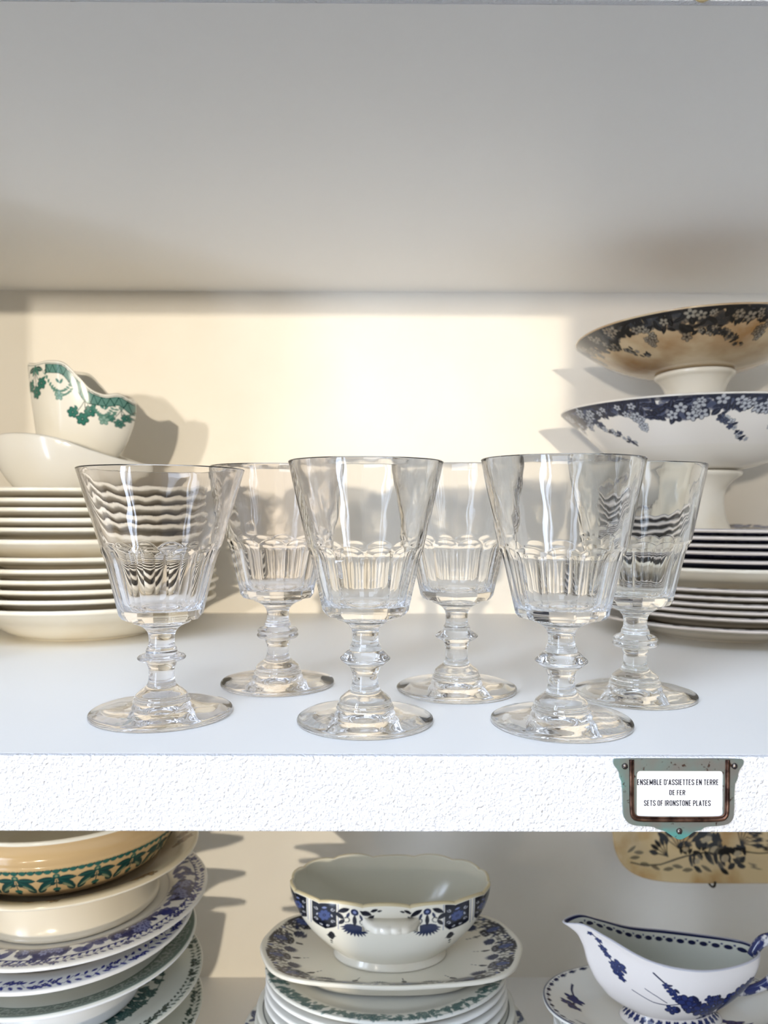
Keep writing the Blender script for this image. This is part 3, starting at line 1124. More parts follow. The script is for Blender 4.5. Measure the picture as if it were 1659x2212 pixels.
def label_holder(label, x, z, lines, metal='patina'):
    root = empty('label_holder', (x, YF, z), label, 'label holder', 'metal label holders on the shelf edges')
    bm = bmesh.new()
    outer = chaikin([lp(*p) for p in OUT] + [lp(*OUT[0])], 1)[:-1]
    hole = []
    for (cx, cy, a0) in ((447, 290, PI), (1240, 290, -PI / 2), (1240, 677, 0), (447, 677, PI / 2)):
        for k in range(6):
            a = a0 + k * PI / 10
            hole.append(lp(cx + 35 * math.cos(a), cy + 35 * math.sin(a)))
    vo = [bm.verts.new((p[0], 0, p[1])) for p in outer]
    vi = [bm.verts.new((p[0], 0, p[1])) for p in hole]
    eo = [bm.edges.new((vo[i], vo[(i + 1) % len(vo)])) for i in range(len(vo))]
    ei = [bm.edges.new((vi[i], vi[(i + 1) % len(vi)])) for i in range(len(vi))]
    bmesh.ops.triangle_fill(bm, use_beauty=True, use_dissolve=False, edges=eo + ei)
    ext = bmesh.ops.extrude_face_region(bm, geom=bm.faces[:])
    bmesh.ops.translate(bm, vec=(0, -.0012, 0), verts=[g for g in ext['geom'] if isinstance(g, bmesh.types.BMVert)])
    bmesh.ops.recalc_face_normals(bm, faces=bm.faces[:])
    me = bpy.data.meshes.new('frame')
    bm.to_mesh(me)
    bm.free()
    fr = link('frame', me, M[metal], root, (0, -.0002, 0))
    bv = fr.modifiers.new('bevel', 'BEVEL')
    bv.width = .0003
    bv.segments = 2
    bv.limit_method = 'ANGLE'
    # pressed U ridge that grips the card
    path = [lp(*p) for p in ((352, 140), (354, 400), (358, 660), (372, 715), (415, 742), (600, 745), (830, 746), (1060, 745), (1260, 742), (1306, 712), (1320, 660), (1322, 400), (1322, 140))]
    path = chaikin(path, 2)
    rd = link('ridge', tube('ridge', [(p[0], -.0013, p[1]) for p in path], .00085, 12, 0.9), M['rust'], fr)
    path2 = chaikin([lp(*p) for p in ((376, 140), (378, 640), (388, 690), (425, 718), (830, 722), (1250, 718), (1290, 690), (1300, 640), (1302, 140))], 2)
    link('ridge', tube('ridge', [(p[0], -.0012, p[1]) for p in path2], .0004, 10, 0.9), M['rust'], fr)
    for (sx, sy) in ((290, 206), (1386, 202), (838, 853)):
        p = lp(sx, sy)
        prof = [(0, .0011), (.0007, .0010), (.0012, .0006), (.0014, 0), (.0014, -.0006), (0, -.0006)]
        s = link('screw', lathe('screw', chaikin(prof, 1), thetas(24)), M['screw'], root, (p[0], -.0015, p[1]))
        s.rotation_euler = (PI / 2, 0, 0)
        sl = link('slot', boxmesh('slot', -.0011, .0011, -.00014, .00014, .00085, .00115), M['ink'], s)
        sl.rotation_euler = (0, 0, sx * .01)
    a, b = lp(395, 240), lp(1285, 730)
    card = link('card', boxmesh('card', a[0], b[0], -.0005, -.0001, b[1], a[1]), M['paper'], root)
    for (txt, x0, x1, y0, y1) in lines:
        A, B = lp(x0, y1), lp(x1, y0)
        link('lettering', letter_mesh(txt, A[0], B[0], A[1], B[1], -.00050), M['ink'], card)
    return root


# centre of the holder in the photo: (1479.6, 1718.2)
label_holder('verdigris label holder with card reading SETS OF IRONSTONE PLATES',
             (1479.6 - 829.5) / F * YF - .0011, H - (1718.2 - 1099) / F * YF,
             [("ENSEMBLE D'ASSIETTES EN TERRE", 421, 1238, 343, 402), ('DE FER', 743, 905, 450, 503), ('SETS OF IRONSTONE PLATES', 490, 1160, 553, 611)])
label_holder('label holder on the upper shelf edge, only its tab showing',
             (1516 - 829.5) / F * YF - .0006, H + (1097 + 88.5) / F * YF, [], 'brass')

# ------------------------------------------------------------------ lower left stack
SX, SY = -0.249, 0.620
PHI = math.atan2(-SY, -SX)


def top_print(P, cnv, Rmax, under, inner=None, w=None):
    """prints the upper face of a dish, x around, y inward from the rim"""
    k = int(np.argmax(P[:, 0]))
    L = np.concatenate([[0], np.cumsum(np.linalg.norm(np.diff(P, axis=0), axis=1))])
    d = L - L[k]
    d = d[(1 if P[0, 0] < 1e-5 else 0):(len(P) - 1 if P[-1, 0] < 1e-5 else len(P))]
    hh = cnv.Hh * cnv.res

    def colf(t, r, z):
        D = np.repeat(d[:, None], t.shape[1], 1)
        s = cnv.sample((t % (2 * PI)) * Rmax, np.clip(D, 0, hh - .001))
        u = np.ones(s.shape) * np.array(lin(under))
        return np.where((D > 0)[..., None], s, u)
    return colf


def scroll_band(c, y0, y1, bgc, line, step, seed, w):
    """a tinted band filled with little scrolls"""
    R = random.Random(seed)
    c.rect(0, w, y0, y1, bgc)
    x = 0.0
    ym, hh = (y0 + y1) / 2, (y1 - y0)
    while x < w:
        for (dx, dy, sg) in ((0, .12, 1), (step * .5, -.12, -1)):
            for q in range(14):
                a = q * .5
                rr = hh * .30 * (1 - q * .055)
                c.disc(x + dx + rr * math.cos(a) * 1.2, ym + sg * rr * math.sin(a) + dy * hh, hh * .045, line, .8)
        c.leaf(x + step * .25, ym + hh * .25, step * .35, hh * .2, R.uniform(0, 3), line, None, .7)
        x += step


def vine(c, y, amp, col, step, seed, w, al=1.0):
    R = random.Random(seed)
    x = 0.0
    while x < w:
        c.line(x, y + amp * math.sin(x * 300), x + step, y + amp * math.sin((x + step) * 300), .0005, col, al)
        if R.random() < .45:
            c.flower(x, y + R.uniform(-amp, amp), R.uniform(.0022, .0032), col, tuple(int(v * .7) for v in col), 5, R.uniform(0, 6), al, (200, 205, 215))
        for sg in (-1, 1):
            c.leaf(x + step * .5, y + sg * amp * .8, step * .9, step * .4, sg * R.uniform(.4, 1.2), col, None, al)
        x += step


# blue plate (largest, with wide blue print)
def dish(label, z, P, cnv, Rm, under, name='plate', cat='plate', group=None, x=SX, y=SY, tilt=(0, 0, 0), dense=700, asp=1.0, power=2.0, m='print', rot=0.0):
    o = link(name, lathe(name, P, thetas(110, (PHI + .25 if x == SX else -PI / 2, 1.65, dense)), top_print(P, cnv, Rm, under) if cnv else None, asp, power), M[m])
    o.location = (x, y, z)
    o.rotation_euler = tilt
    return tag(o, label, cat, group)


def flat_prof(R, h, rf, well, lip=.0036, rw=None):
    rw = rw or R * .66
    ww = rw
    P = chaikin([(0, .0024), (rf - .004, .0024), (rf - .002, .0), (rf + .001, 0), (rf + .0025, .0018), (rw, well - .0022), (rw + .008, well + .0022), (R - .006, h - lip - .0010), (R - .0008, h - lip), (R, h - lip * .5),
                 (R - .0008, h - .0002), (R - .0026, h), (R - .007, h - .0008), (rw + .006, well + .0075), (rw - .003, well + .0015), (rw - .010, well), (rw * .5, well), (0, well)], 2)
    return resample(P, .0009)


w = 2 * PI * .1075
bl = Canvas(w, .052, (226, 222, 212))
R_ = random.Random(41)
BLUE, BD, BGLARE = (18, 30, 108), (14, 22, 86), (96, 88, 112)
vine(bl, .0075, .0028, BLUE, .0052, 7, w)
bl.rect(0, w, .0108, .0113, BD)
bl.rect(0, w, .0020, .0024, BD)
for k in range(9):
    x0 = k * w / 9
    dk = BGLARE if k == 3 else (22, 28, 84)  # one front cartouche greyed, glare painted into its colour
    for q in range(60):                                   # big scroll-edged cartouches
        a = R_.uniform(0, 6.28)
        rr = math.sqrt(R_.random())
        bl.ell(x0 + rr * .021 * math.cos(a), .0205 + rr * .0085 * math.sin(a), .0040, .0026, R_.uniform(0, 3), dk, .9)
    for q in range(9):
        bl.flower(x0 + R_.uniform(-.017, .017), .020 + R_.uniform(-.006, .006), R_.uniform(.003, .0048), (128, 132, 170), dk, 6, R_.uniform(0, 6), .85)
    for q in range(11):                                    # running figures between them
        bl.leaf(x0 + w / 18 + R_.uniform(-.012, .012), .019 + R_.uniform(-.006, .008), R_.uniform(.008, .014), .006, R_.uniform(-.8, .8), (26, 36, 104), None, .9)
bl.rect(0, w, .0335, .0339, (120, 120, 140), .6)
zP2 = -.2085
dish('large plate with wide blue scroll border, under the cream pedestal dish', zP2, flat_prof(.1075, .0115, .060, .0048, .0036, .0800), bl, .1075, (232, 230, 226),
     group='patterned dishes stacked at lower left')

# pedestal dish above it
zD = zP2 + .0052
Pd = chaikin([(0, .0050), (.056, .0050), (.0625, .0012), (.066, .0), (.0688, .0006), (.0692, .0030), (.0668, .0050), (.0650, .012), (.0648, .022), (.0670, .0300),
              (.0700, .0320), (.0880, .0372), (.0975, .0395), (.0998, .0405), (.1000, .0425), (.0988, .0440), (.0960, .0440), (.0880, .0415), (.072, .0325), (.064, .0292), (.040, .0290), (0, .0290)], 2)
Pd = resample(Pd, .0009)
w = 2 * PI * .1
pc = Canvas(w, .05, (216, 200, 166))
for k in range(8):
    x0 = k * w / 8 + .02
    for q in range(7):
        pc.flower(x0 + R_.uniform(-.012, .012), .014 + R_.uniform(-.006, .006), R_.uniform(.003, .006), (168, 138, 100), (92, 66, 44), 5, R_.uniform(0, 6), .8)
dish('cream pedestal dish with chipped white rim, holding the buff bowl', zD, Pd, pc, .1, (236, 226, 204), 'pedestal_dish', 'dish', 'patterned dishes stacked at lower left')

# buff bowl with green leaf frieze
zB = zD + .0310
BUFF = (200, 170, 124)
out = chaikin([(0, .004), (.050, .004), (.0565, .0006), (.060, 0), (.0625, .0010), (.0690, .0050), (.0770, .0130), (.0825, .0240), (.0850, .0310), (.0862, .0335), (.0845, .0360), (.0835, .0395), (.0850, .0455), (.0872, .0500), (.0878, .0515)], 2)
out = resample(out, .0007)
inn = resample(chaikin([(.0878, .0515), (.0868, .0529), (.0852, .0525), (.0800, .0440), (.0780, .0330), (.066, .0100), (.045, .0070), (0, .0065)], 2), .0008)
PB = np.vstack([out, inn[1:]])
PB[:, 0] *= 1 + .05 * np.clip((PB[:, 0] - .062) / .012, 0, 1)
kB = len(out) - 1
LB = np.concatenate([[0], np.cumsum(np.linalg.norm(np.diff(PB, axis=0), axis=1))])
wB = 2 * PI * .086
bc = Canvas(wB / 1.3, .054, BUFF)
wB0, wB = wB, wB / 1.3
G1, G2, G3 = (20, 62, 62), (36, 92, 84), (130, 140, 110)
nrep = 20
for k in range(nrep):
    x0 = k * wB / nrep
    st_ = wB / nrep
    y0 = .0170
    for q in range(5):
        bc.leaf(x0 + q * st_ / 5, y0 + .0008, .0042, .0030, 0, G2)
        bc.disc(x0 + (q + .5) * st_ / 5, y0 + .0002, .0007, G1)
    bc.disc(x0, y0 + .0042, .0018, G2)
    bc.disc(x0, y0 + .0042, .0008, G3)
    for sg in (-1, 1):
        bc.leaf(x0 + sg * st_ * .25, y0 + .0062, st_ * .50, .0040, sg * .08, G1, G2)
        bc.leaf(x0 + sg * st_ * .24, y0 + .0098, st_ * .52, .0046, sg * .62, G1, G2)
        bc.leaf(x0 + sg * st_ * .37, y0 + .0138, st_ * .36, .0044, sg * 1.15, G1, G2)
        bc.leaf(x0 + sg * st_ * .28, y0 + .0124, st_ * .40, .0016, sg * .75, G3)
        bc.leaf(x0 + sg * .0018, y0 + .0098, .0034, .0024, sg * .7, G1)
    bc.line(x0, y0 + .0070, x0, y0 + .0140, .0006, G1)
    bc.ell(x0, y0 + .0148, .0022, .0018, 0, G2)
    bc.ell(x0, y0 + .0172, .0014, .0010, 0, G1)
wB = wB0
ic = Canvas(wB, .030, (226, 214, 186))
for k in range(nrep):
    x0 = k * wB / nrep
    st_ = wB / nrep
    for q in range(5):
        ic.leaf(x0 + q * st_ / 5, .0046, .0042, .0030, 0, G2)
    for sg in (-1, 1):
        ic.leaf(x0 + sg * st_ * .25, .0088, st_ * .5, .0040, sg * .1, G1, G2)
        ic.leaf(x0 + sg * st_ * .26, .0125, st_ * .5, .0046, sg * .6, G1, G2)
    ic.disc(x0, .0060, .0017, G1)


def bowl_col(t, r, z):
    D = np.repeat((LB - LB[kB])[1:-1][:, None], t.shape[1], 1)
    a = bc.sample((t % (2 * PI)) * .086 / 1.3, np.clip(-D / 1.3, 0, .053))
    b = ic.sample((t % (2 * PI)) * .086, np.clip(D, 0, .029))
    lip_ = np.array(lin((232, 226, 208)))
    o = np.where((D < 0)[..., None], a, b)
    return np.where((np.abs(D) < .0016)[..., None], lip_, o)


bo = link('bowl', lathe('bowl', PB, thetas(110, (PHI + .2, 1.65, 820)), bowl_col), M['print'])
bo.location = (SX - .004, SY, zB)
tag(bo, 'buff stoneware bowl with a dark green leaf frieze', 'bowl', 'patterned dishes stacked at lower left')

# plate with blue vine edge, just below the blue plate
w = 2 * PI * .098
vb = Canvas(w, .045, (230, 228, 222))
vine(vb, .0085, .0042, (16, 32, 124), .0064, 17, w)
vb.rect(0, w, .0120, .0124, BD)
vb.rect(0, w, .0022, .0026, (90, 100, 160))
dish('white plate with a bright blue vine edge, just under the blue scroll plate', -.2362, resample(chaikin([(0, .0024), (.043, .0024), (.045, 0), (.048, 0), (.050, .002), (.060, .0080), (.068, .0180), (.085, .0205), (.0955, .0218), (.0985, .0222), (.0990, .0238), (.0984, .0252), (.0965, .0254), (.085, .0244), (.070, .0222), (.060, .0125), (.052, .0066), (.03, .0060), (0, .0060)], 2), .0009), vb, .098, (232, 230, 226),
     group='patterned dishes stacked at lower left', x=SX, y=SY - .012)

# green lace compote
w = 2 * PI * .102
lc = Canvas(w, .048, (214, 216, 206))
scroll_band(lc, .0035, .0215, (112, 126, 114), (176, 184, 170), .013, 5, w)
lc.rect(0, w, .0026, .0032, (78, 96, 84))
lc.rect(0, w, .0215, .0222, (78, 96, 84))
Pl = chaikin([(0, .003), (.040, .003), (.052, .0006), (.0560, 0), (.0575, .0010), (.0560, .004), (.0500, .010), (.0465, .020), (.0480, .028), (.060, .0315), (.085, .0365), (.0985, .0420), (.1010, .0435), (.1012, .0452),
              (.1002, .0462), (.0980, .0462), (.085, .0412), (.066, .0362), (.058, .0352), (.03, .0350), (0, .0350)], 2)
Pl = resample(Pl, .0009)
zL = -.2732
dish('white footed compote with a grey-green lace rim, in the lower left stack', zL + .0004, Pl, lc, .1012, (236, 238, 240), 'compote', 'compote', 'patterned dishes stacked at lower left', x=SX, y=SY - .012)

# two plates with dark green borders under it
w = 2 * PI * .104


def green_border(seed, inner):
    c = Canvas(w, .070, (204, 206, 194))
    R = random.Random(seed)
    vine(c, .0065, .0032, (38, 62, 52), .0050, seed, w)
    if inner:
        for k in range(420):
            c.leaf(R.uniform(0, w), R.uniform(.034, .046), R.uniform(.006, .011), .005, R.uniform(0, 3), (36, 72, 70), (110, 136, 128))
        c.rect(0, w, .0332, .0338, (36, 72, 70))
    return c


dish('white plate with dark green edge and inner band, under the lace compote', zL - .0292, resample(chaikin([(0, .010), (.044, .010), (.048, .0), (.052, 0), (.053, .010), (.074, .0262), (.090, .0300), (.0985, .0330), (.1030, .0345), (.1038, .0362), (.1030, .0378), (.1010, .0378), (.088, .0345), (.076, .0302), (.066, .0290), (.04, .0290), (0, .0290)], 2), .0009), green_border(3, True), .104, (228, 228, 222),
     group='patterned dishes stacked at lower left')
dish('lowest plate with dark green leaf edge at lower left', zL - .0350, flat_prof(.1040, .0135, .060, .0052), green_border(8, False), .104, (228, 228, 222),
     group='patterned dishes stacked at lower left')
# deep dish that carries the stack
hb = (zL - .0352) - ZLOW
Pb = chaikin([(0, .004), (.050, .004), (.055, 0), (.058, 0), (.060, .004), (.072, .02), (.078, hb * .6), (.082, hb - .006), (.083, hb - .001), (.080, hb), (.077, hb - .004), (.073, hb * .6), (.062, .012), (0, .010)], 2)
o = link('serving_bowl', lathe('serving_bowl', Pb, thetas(96)), M['china_cool'])
o.location = (SX, SY, ZLOW)
tag(o, 'plain white serving bowl beneath the green-edged plates, on the lower shelf', 'bowl')

# ------------------------------------------------------------------ middle lower stack
MX, MY = 0.0095, 0.613
zO = -.2512
A_, B_ = .1035, .0555
INK, INKB, CRM = (16, 18, 32), (30, 39, 70), (226, 220, 202)


def ornate(c, w, y0, n, rng, f=1.0):
    """alternating dark cartouches and fan ornaments; f scales their depth"""
    if f != 1.0:
        big = Canvas(w / f, c.Hh * c.res / f, CRM, c.res / f)
        ornate(big, w / f, y0 / f, n, rng)
        c.a[:] = big.a[:c.Hh, np.arange(c.W) % big.W]
        return
    for k in range(n):
        x0 = k * w / n
        st = w / n
        c.rect(x0 - st * .20, x0 + st * .20, y0, y0 + .0150, INK)
        c.ell(x0, y0 + .0150, st * .20, .0035, 0, INK)
        c.flower(x0, y0 + .0080, .0050, (74, 88, 132), INKB, 6, .3)
        for sg in (-1, 1):
            for q in range(3):
                c.leaf(x0 + sg * st * .13, y0 + .003 + q * .0052, .0040, .0015, sg * (.6 + q * .4), (170, 172, 180))
            c.line(x0 + sg * st * .215, y0, x0 + sg * st * .215, y0 + .017, .0006, INKB)
        c.leaf(x0, y0 + .0215, .0062, .0044, 1.57, INK)
        c.disc(x0, y0 + .0265, .0008, INK)
        c.disc(x0, y0 + .0290, .0006, INK)
        x1 = x0 + st * .5
        for q in range(9):
            a = PI * (.08 + .84 * q / 8)
            c.leaf(x1 + .0050 * math.cos(a), y0 + .0125 + .0040 * math.sin(a), .0062, .0020, a, INKB)
        c.ell(x1, y0 + .0115, .0056, .0022, 0, INKB)
        c.disc(x1, y0 + .0040, .0026, INKB)
        c.disc(x1, y0 + .0040, .0012, (150, 160, 190))
        for sg in (-1, 1):
            c.leaf(x1 + sg * .0065, y0 + .0035, .0090, .0044, sg * .5, INK)
            c.leaf(x1 + sg * .0080, y0 + .0085, .0070, .0036, -sg * .6, INK)
            for q in range(9):
                a = q * .55
                rr = .0026 * (1 - q * .08)
                c.disc(x1 + sg * (.0042 + rr * math.cos(a)), y0 + .0088 + rr * math.sin(a), .00045, INK)


def cartouche(c, x, w, y0, h):
    """near-black panel with pale scrollwork and a blue rosette"""
    c.rect(x - w / 2, x + w / 2, y0, y0 + h * .86, INK)
    c.ell(x, y0 + h * .84, w / 2, h * .16, 0, INK)
    c.flower(x, y0 + h * .45, w * .27, (60, 74, 120), INKB, 8, .3)
    for sg in (-1, 1):
        for (dx, dy, r0, dr) in ((.33, .22, .085, 1), (.33, .70, .085, -1), (.13, .86, .06, 1)):
            for q in range(11):
                a = q * .55
                rr = w * r0 * (1 - q * .07)
                c.disc(x + sg * (w * dx + rr * math.cos(a)), y0 + h * dy + dr * rr * math.sin(a), w * .018, (186, 186, 188))
        c.leaf(x + sg * w * .30, y0 + h * .46, w * .16, w * .06, 1.2 * sg, (170, 172, 180))
        c.line(x + sg * w * .56, y0, x + sg * w * .56, y0 + h, .0006, (120, 124, 150))
    c.leaf(x, y0 + h * .16, w * .22, w * .09, 0, (120, 130, 166))


def fan(c, x, y0, k):
    """blue shell with scrolling near-black leaves over it"""
    for q in range(11):
        a = PI * (.04 + .92 * q / 10)
        c.leaf(x + .0052 * k * math.cos(a), y0 + (.0150 + .0040 * math.sin(a)) * k, .0075 * k, .0018 * k, a, INKB)
    c.ell(x, y0 + .0145 * k, .0062 * k, .0022 * k, 0, INKB)
    c.leaf(x, y0 + .0095 * k, .0090 * k, .0026 * k, 1.57, INK)
    c.disc(x, y0 + .0032 * k, .0024 * k, INKB)
    c.disc(x, y0 + .0032 * k, .0010 * k, (120, 130, 166))
    for sg in (-1, 1):
        c.leaf(x + sg * .0066 * k, y0 + .0030 * k, .0080 * k, .0034 * k, sg * .45, INK)
        c.leaf(x + sg * .0090 * k, y0 + .0072 * k, .0072 * k, .0032 * k, -sg * .7, INK)
        c.leaf(x + sg * .0078 * k, y0 + .0118 * k, .0056 * k, .0028 * k, sg * .9, INK)
        c.leaf(x + sg * .0040 * k, y0 + .0062 * k, .0050 * k, .0018 * k, sg * 1.2, INKB)
        for q in range(12):
            a = q * .5
            rr = .0030 * k * (1 - q * .06)
            c.disc(x + sg * (.0050 * k + rr * math.cos(a)), y0 + .0092 * k + rr * math.sin(a), .00045 * k, INK)


def drop(c, x, y0, k):
    c.leaf(x, y0, .0078 * k, .0050 * k, 1.57, INK)
    c.leaf(x, y0 + .0008, .0070 * k, .0022 * k, 0, INK)
    c.disc(x, y0 + .0060 * k, .0010 * k, INK)
    c.disc(x, y0 + .0090 * k, .0008 * k, INK)


wO = 2 * PI * A_
oc = Canvas(wO, .060, CRM)
for k in range(13):
    cartouche(oc, k * wO / 13, .0200, .0050, .0200)
    fan(oc, (k + .5) * wO / 13, .0050, 1.15)
    for sg in (-1, 1):
        oc.leaf((k + .5 + sg * .27) * wO / 13, .0085, .0090, .0046, sg * .8, INK)
        oc.leaf((k + .5 + sg * .24) * wO / 13, .0165, .0080, .0040, -sg * .5, INKB)
    drop(oc, k * wO / 13, .0295, 1.0)
Po = resample(chaikin([(0, -.0038), (.060, -.0038), (.064, -.0068), (.068, -.0068), (.070, -.005), (.078, .0020), (.088, .0062), (.0985, .0086), (.1028, .0094), (.1035, .0110), (.1026, .0126), (.1005, .0127), (.090, .0106), (.080, .0074), (.072, .0060), (.05, .0056), (0, .0056)], 2), .0009)


def oct_wob(r, z, t):
    return r * (1 + .018 * np.cos(4 * t) ** 2 * np.clip((r - .06) / .04, 0, 1) * 0 + .012 * np.clip((r - .07) / .03, 0, 1) * np.cos(8 * t)), z


thM = thetas(110, (-PI / 2, 1.75, 760))
po = link('platter', lathe('platter', Po, thM, top_print(Po, oc, A_, (222, 214, 196)), B_ / A_, 2.7, oct_wob), M['print'])
po.location = (MX, MY, zO + .0022)
tag(po, 'oblong cream platter with navy ornate border, under the scalloped sauce tureen', 'platter')

# scalloped sauce tureen
ZT = zO + .0060
tr = empty('sauce_tureen', (MX - .001, MY, ZT + .0024), 'cream sauce tureen with scalloped rim and navy ornate panels', 'tureen')
tc_ = Canvas(.26, .060, CRM, .0003)
for k in (0,):
    pass
tc2 = Canvas(.22, .06, CRM, .0003)
for sg in (-1, 1):
    cartouche(tc2, .11 + sg * .0500, .0190, .0022, .0235)
    cartouche(tc2, .11 + sg * .0715, .0150, .0022, .0220)
    fan(tc2, .11 + sg * .0270, .0030, 1.25)
    drop(tc2, .11 + sg * .0450, .0330, 1.15)
    tc2.leaf(.11 + sg * .0125, .0050, .0060, .0028, sg * .3, INK)
    tc2.leaf(.11 + sg * .0085, .0056, .0040, .0018, sg * .2, INK)


def tr_rim(p):
    c, s = np.cos(p), np.sin(p)
    k = (np.abs(c) ** 2.3 + np.abs(s) ** 2.3) ** (-1 / 2.3)
    sc = np.abs(np.sin(p * 7 + .3)) ** .6
    x = .0790 * c * k * (1 + .010 * sc)
    y = .0450 * s * k * (1 + .014 * sc)
    z = .0565 + .0024 * sc + .0020 * np.clip(-s, 0, 1) - .0025 * np.exp(-((x / .022) ** 2)) * np.clip(s, 0, 1)
    return x, y, z


def tr_base(p):
    c, s = np.cos(p), np.sin(p)
    return .0430 * c, .0270 * s, .0050 + 0 * p


def tr_col(rows, W, phi, RZ):
    t = (RZ - rows[..., 2])
    d = t * 1.15
    a = tc2.sample(rows[..., 0] + .1100, np.clip(d, 0, .058))
    inner = np.array(lin((220, 216, 198)))
    b = np.where((W > 5)[..., None], inner, a)
    b = np.where(((t < .0012) & (W < 5))[..., None], np.array(lin((206, 190, 150))), b)
    b = np.where(((np.abs(rows[..., 0]) < .030) & (t < .03) & (W < 5) & (t > .004))[..., None], np.array(lin(CRM)) * .98, b) if False else b
    return b


boat('body', tr_rim, tr_base, 110, 160, .0028, lambda w, p: 1 - (1 - w) ** 1.9, M['print'], tr, tr_col, inner_floor=.004, dense=(1.5 * PI, PI / 2, 520))
Pf = chaikin([(.0400, .0070), (.0425, .0056), (.0432, .0040), (.0450, .0010), (.0452, 0), (.0425, 0), (.0410, .002), (.0400, .0070)], 1)
link('foot_ring', lathe('foot_ring', Pf, thetas(96), None, .64), M['china'], tr)
# shell-edged tab handle
for sg in (-1,):
    rows = []
    for t in np.linspace(-1, 1, 61):
        xx = .0215 * t
        ext = .0125 * (1 - abs(t) ** 3.4) * (1 + .07 * abs(math.sin(t * 8.5)))
        y0 = .0430
        y1 = y0 + ext
        rows.append([(xx, sg * y0, .0505), (xx, sg * (y0 + ext * .6), .0495), (xx, sg * (y1 - .0012), .0490), (xx, sg * y1, .0474), (xx, sg * (y1 - .0004), .0440), (xx, sg * (y1 - .0030), .0427), (xx, sg * y0, .0395)])
    rows = np.array(rows)
    me = grid_mesh('handle', rows, None, rows[0].mean(0), rows[-1].mean(0))
    link('handle', me, M['china'], tr)

# nested oval dishes under the platter


def oval_prof(R, h, lip=.0034):
    return resample(chaikin([(0, .003), (R * .50, .003), (R * .54, 0), (R * .57, 0), (R * .60, .003), (R * .74, h * .30), (R * .86, h * .66), (R * .97, h - lip - .0006), (R, h - lip * .6), (R - .0006, h - .0004), (R - .0022, h),
                             (R * .86, h * .66 + .0036), (R * .72, h * .30 + .0040), (R * .62, .0068), (R * .3, .0066), (0, .0066)], 2), .0009)


def line_canvas(wd, style, seed):
    c = Canvas(wd, .060, (214, 212, 200))
    R = random.Random(seed)
    if style == 'green':
        for k in range(700):
            c.leaf(R.uniform(0, wd), R.uniform(.004, .014), R.uniform(.004, .009), .0035, R.uniform(0, 3), (62, 92, 88), (130, 150, 142), .8)
        c.rect(0, wd, .0030, .0036, (60, 86, 84))
    elif style == 'black':
        c.rect(0, wd, .0060, .0072, (28, 28, 34))
        for k in range(16):
            x = k * wd / 16
            for q in range(4):
                c.leaf(x + R.uniform(-.005, .005), .015 + R.uniform(-.004, .004), .008, .003, R.uniform(0, 3), (34, 34, 40))
    elif style == 'blue':
        for k in range(600):
            c.leaf(R.uniform(0, wd), R.uniform(.003, .020), R.uniform(.005, .011), .004, R.uniform(0, 3), (44, 54, 84), (120, 130, 150))
    return c


asp = .75
specs = [('grey-white oval dish with a green printed rim, directly under the navy platter', .0965, .0140, 'green', zO - .0290 + .0062),
         ('plain white oval dish nested first under the green-rimmed dish', .0960, .0140, None, 0),
         ('plain white oval dish nested second under the green-rimmed dish', .0965, .0140, None, 0),
         ('plain white oval dish nested third under the green-rimmed dish', .0970, .0140, None, 0),
         ('white oval plate with black line and sprigs, under the nested dishes', .1030, .0150, 'black', 0),
         ('second black-lined oval plate, below the first one', .1045, .0150, 'black', 0),
         ('dark blue printed oval plate, lowest showing in the middle stack', .1140, .0140, 'blue', 0)]
z = zO - .0140
zc = z
for k, (lb, Rd, hd, sty, _) in enumerate(specs):
    if k:
        zc -= .0078 if k < 4 else (.0088 if k != 6 else .0100)
    P = oval_prof(Rd, hd)
    o = link('oval_dish', lathe('oval_dish', P, thetas(100, (-PI / 2, 1.75, 520 if sty else 200)), top_print(P, line_canvas(2 * PI * Rd, sty, 50 + k), Rd, (220, 216, 204)) if sty else None, asp), M['print'] if sty else M['china_cool'])
    o.location = (MX - .004, MY, zc)
    tag(o, lb, 'dish', 'oval dishes stacked at lower middle')
hb = zc - ZLOW
Pb = chaikin([(0, .004), (.050, .004), (.055, 0), (.058, 0), (.060, .004), (.068, .02), (.072, hb * .6), (.074, hb - .006), (.074, hb - .001), (.071, hb), (.068, hb - .004), (.066, hb * .6), (.058, .012), (0, .010)], 2)
o = link('serving_bowl', lathe('serving_bowl', Pb, thetas(96), None, .70), M['china_cool'])
o.location = (MX - .004, MY, ZLOW)
tag(o, 'plain white oval bowl beneath the nested oval dishes, on the lower shelf', 'bowl')

# ------------------------------------------------------------------ lower right: blue blossom sauce boat on its stand
QX, QY = 0.216, 0.578
PB_, PBD, PBL = (34, 46, 98), (18, 24, 62), (86, 98, 144)
WHT = (232, 224, 216)
zS = -.2775
sc_ = Canvas(2 * PI * .092, .085, (222, 218, 206), .0003)
wS = 2 * PI * .092
vb_ = random.Random(77)
for k in range(46):
    x = k * wS / 46
    sc_.ell(x, .0055, .0036, .0018, 0, PBD)
    sc_.disc(x + wS / 92, .0050, .0010, PB_)
sc_.rect(0, wS, .0014, .0028, PBD)


def branch(c, x, y, ang, n, rng, s=1.0):
    pts = [(x, y)]
    for q in range(n):
        ang += rng.uniform(-.35, .35)
        x += .0050 * s * math.cos(ang)
        y += .0050 * s * math.sin(ang)
        pts.append((x, y))
    c.path(pts, .0010 * s, PBD)
    for (px_, py_) in pts[1:]:
        if rng.random() < .75:
            c.flower(px_ + rng.uniform(-.002, .002) * s, py_ + rng.uniform(-.003, .003) * s, rng.uniform(.0026, .0046) * s, PB_, PBD, 5, rng.uniform(0, 6), 1, PBL)
        if rng.random() < .4:
            c.leaf(px_, py_, .006 * s, .0028 * s, rng.uniform(0, 3), PB_)


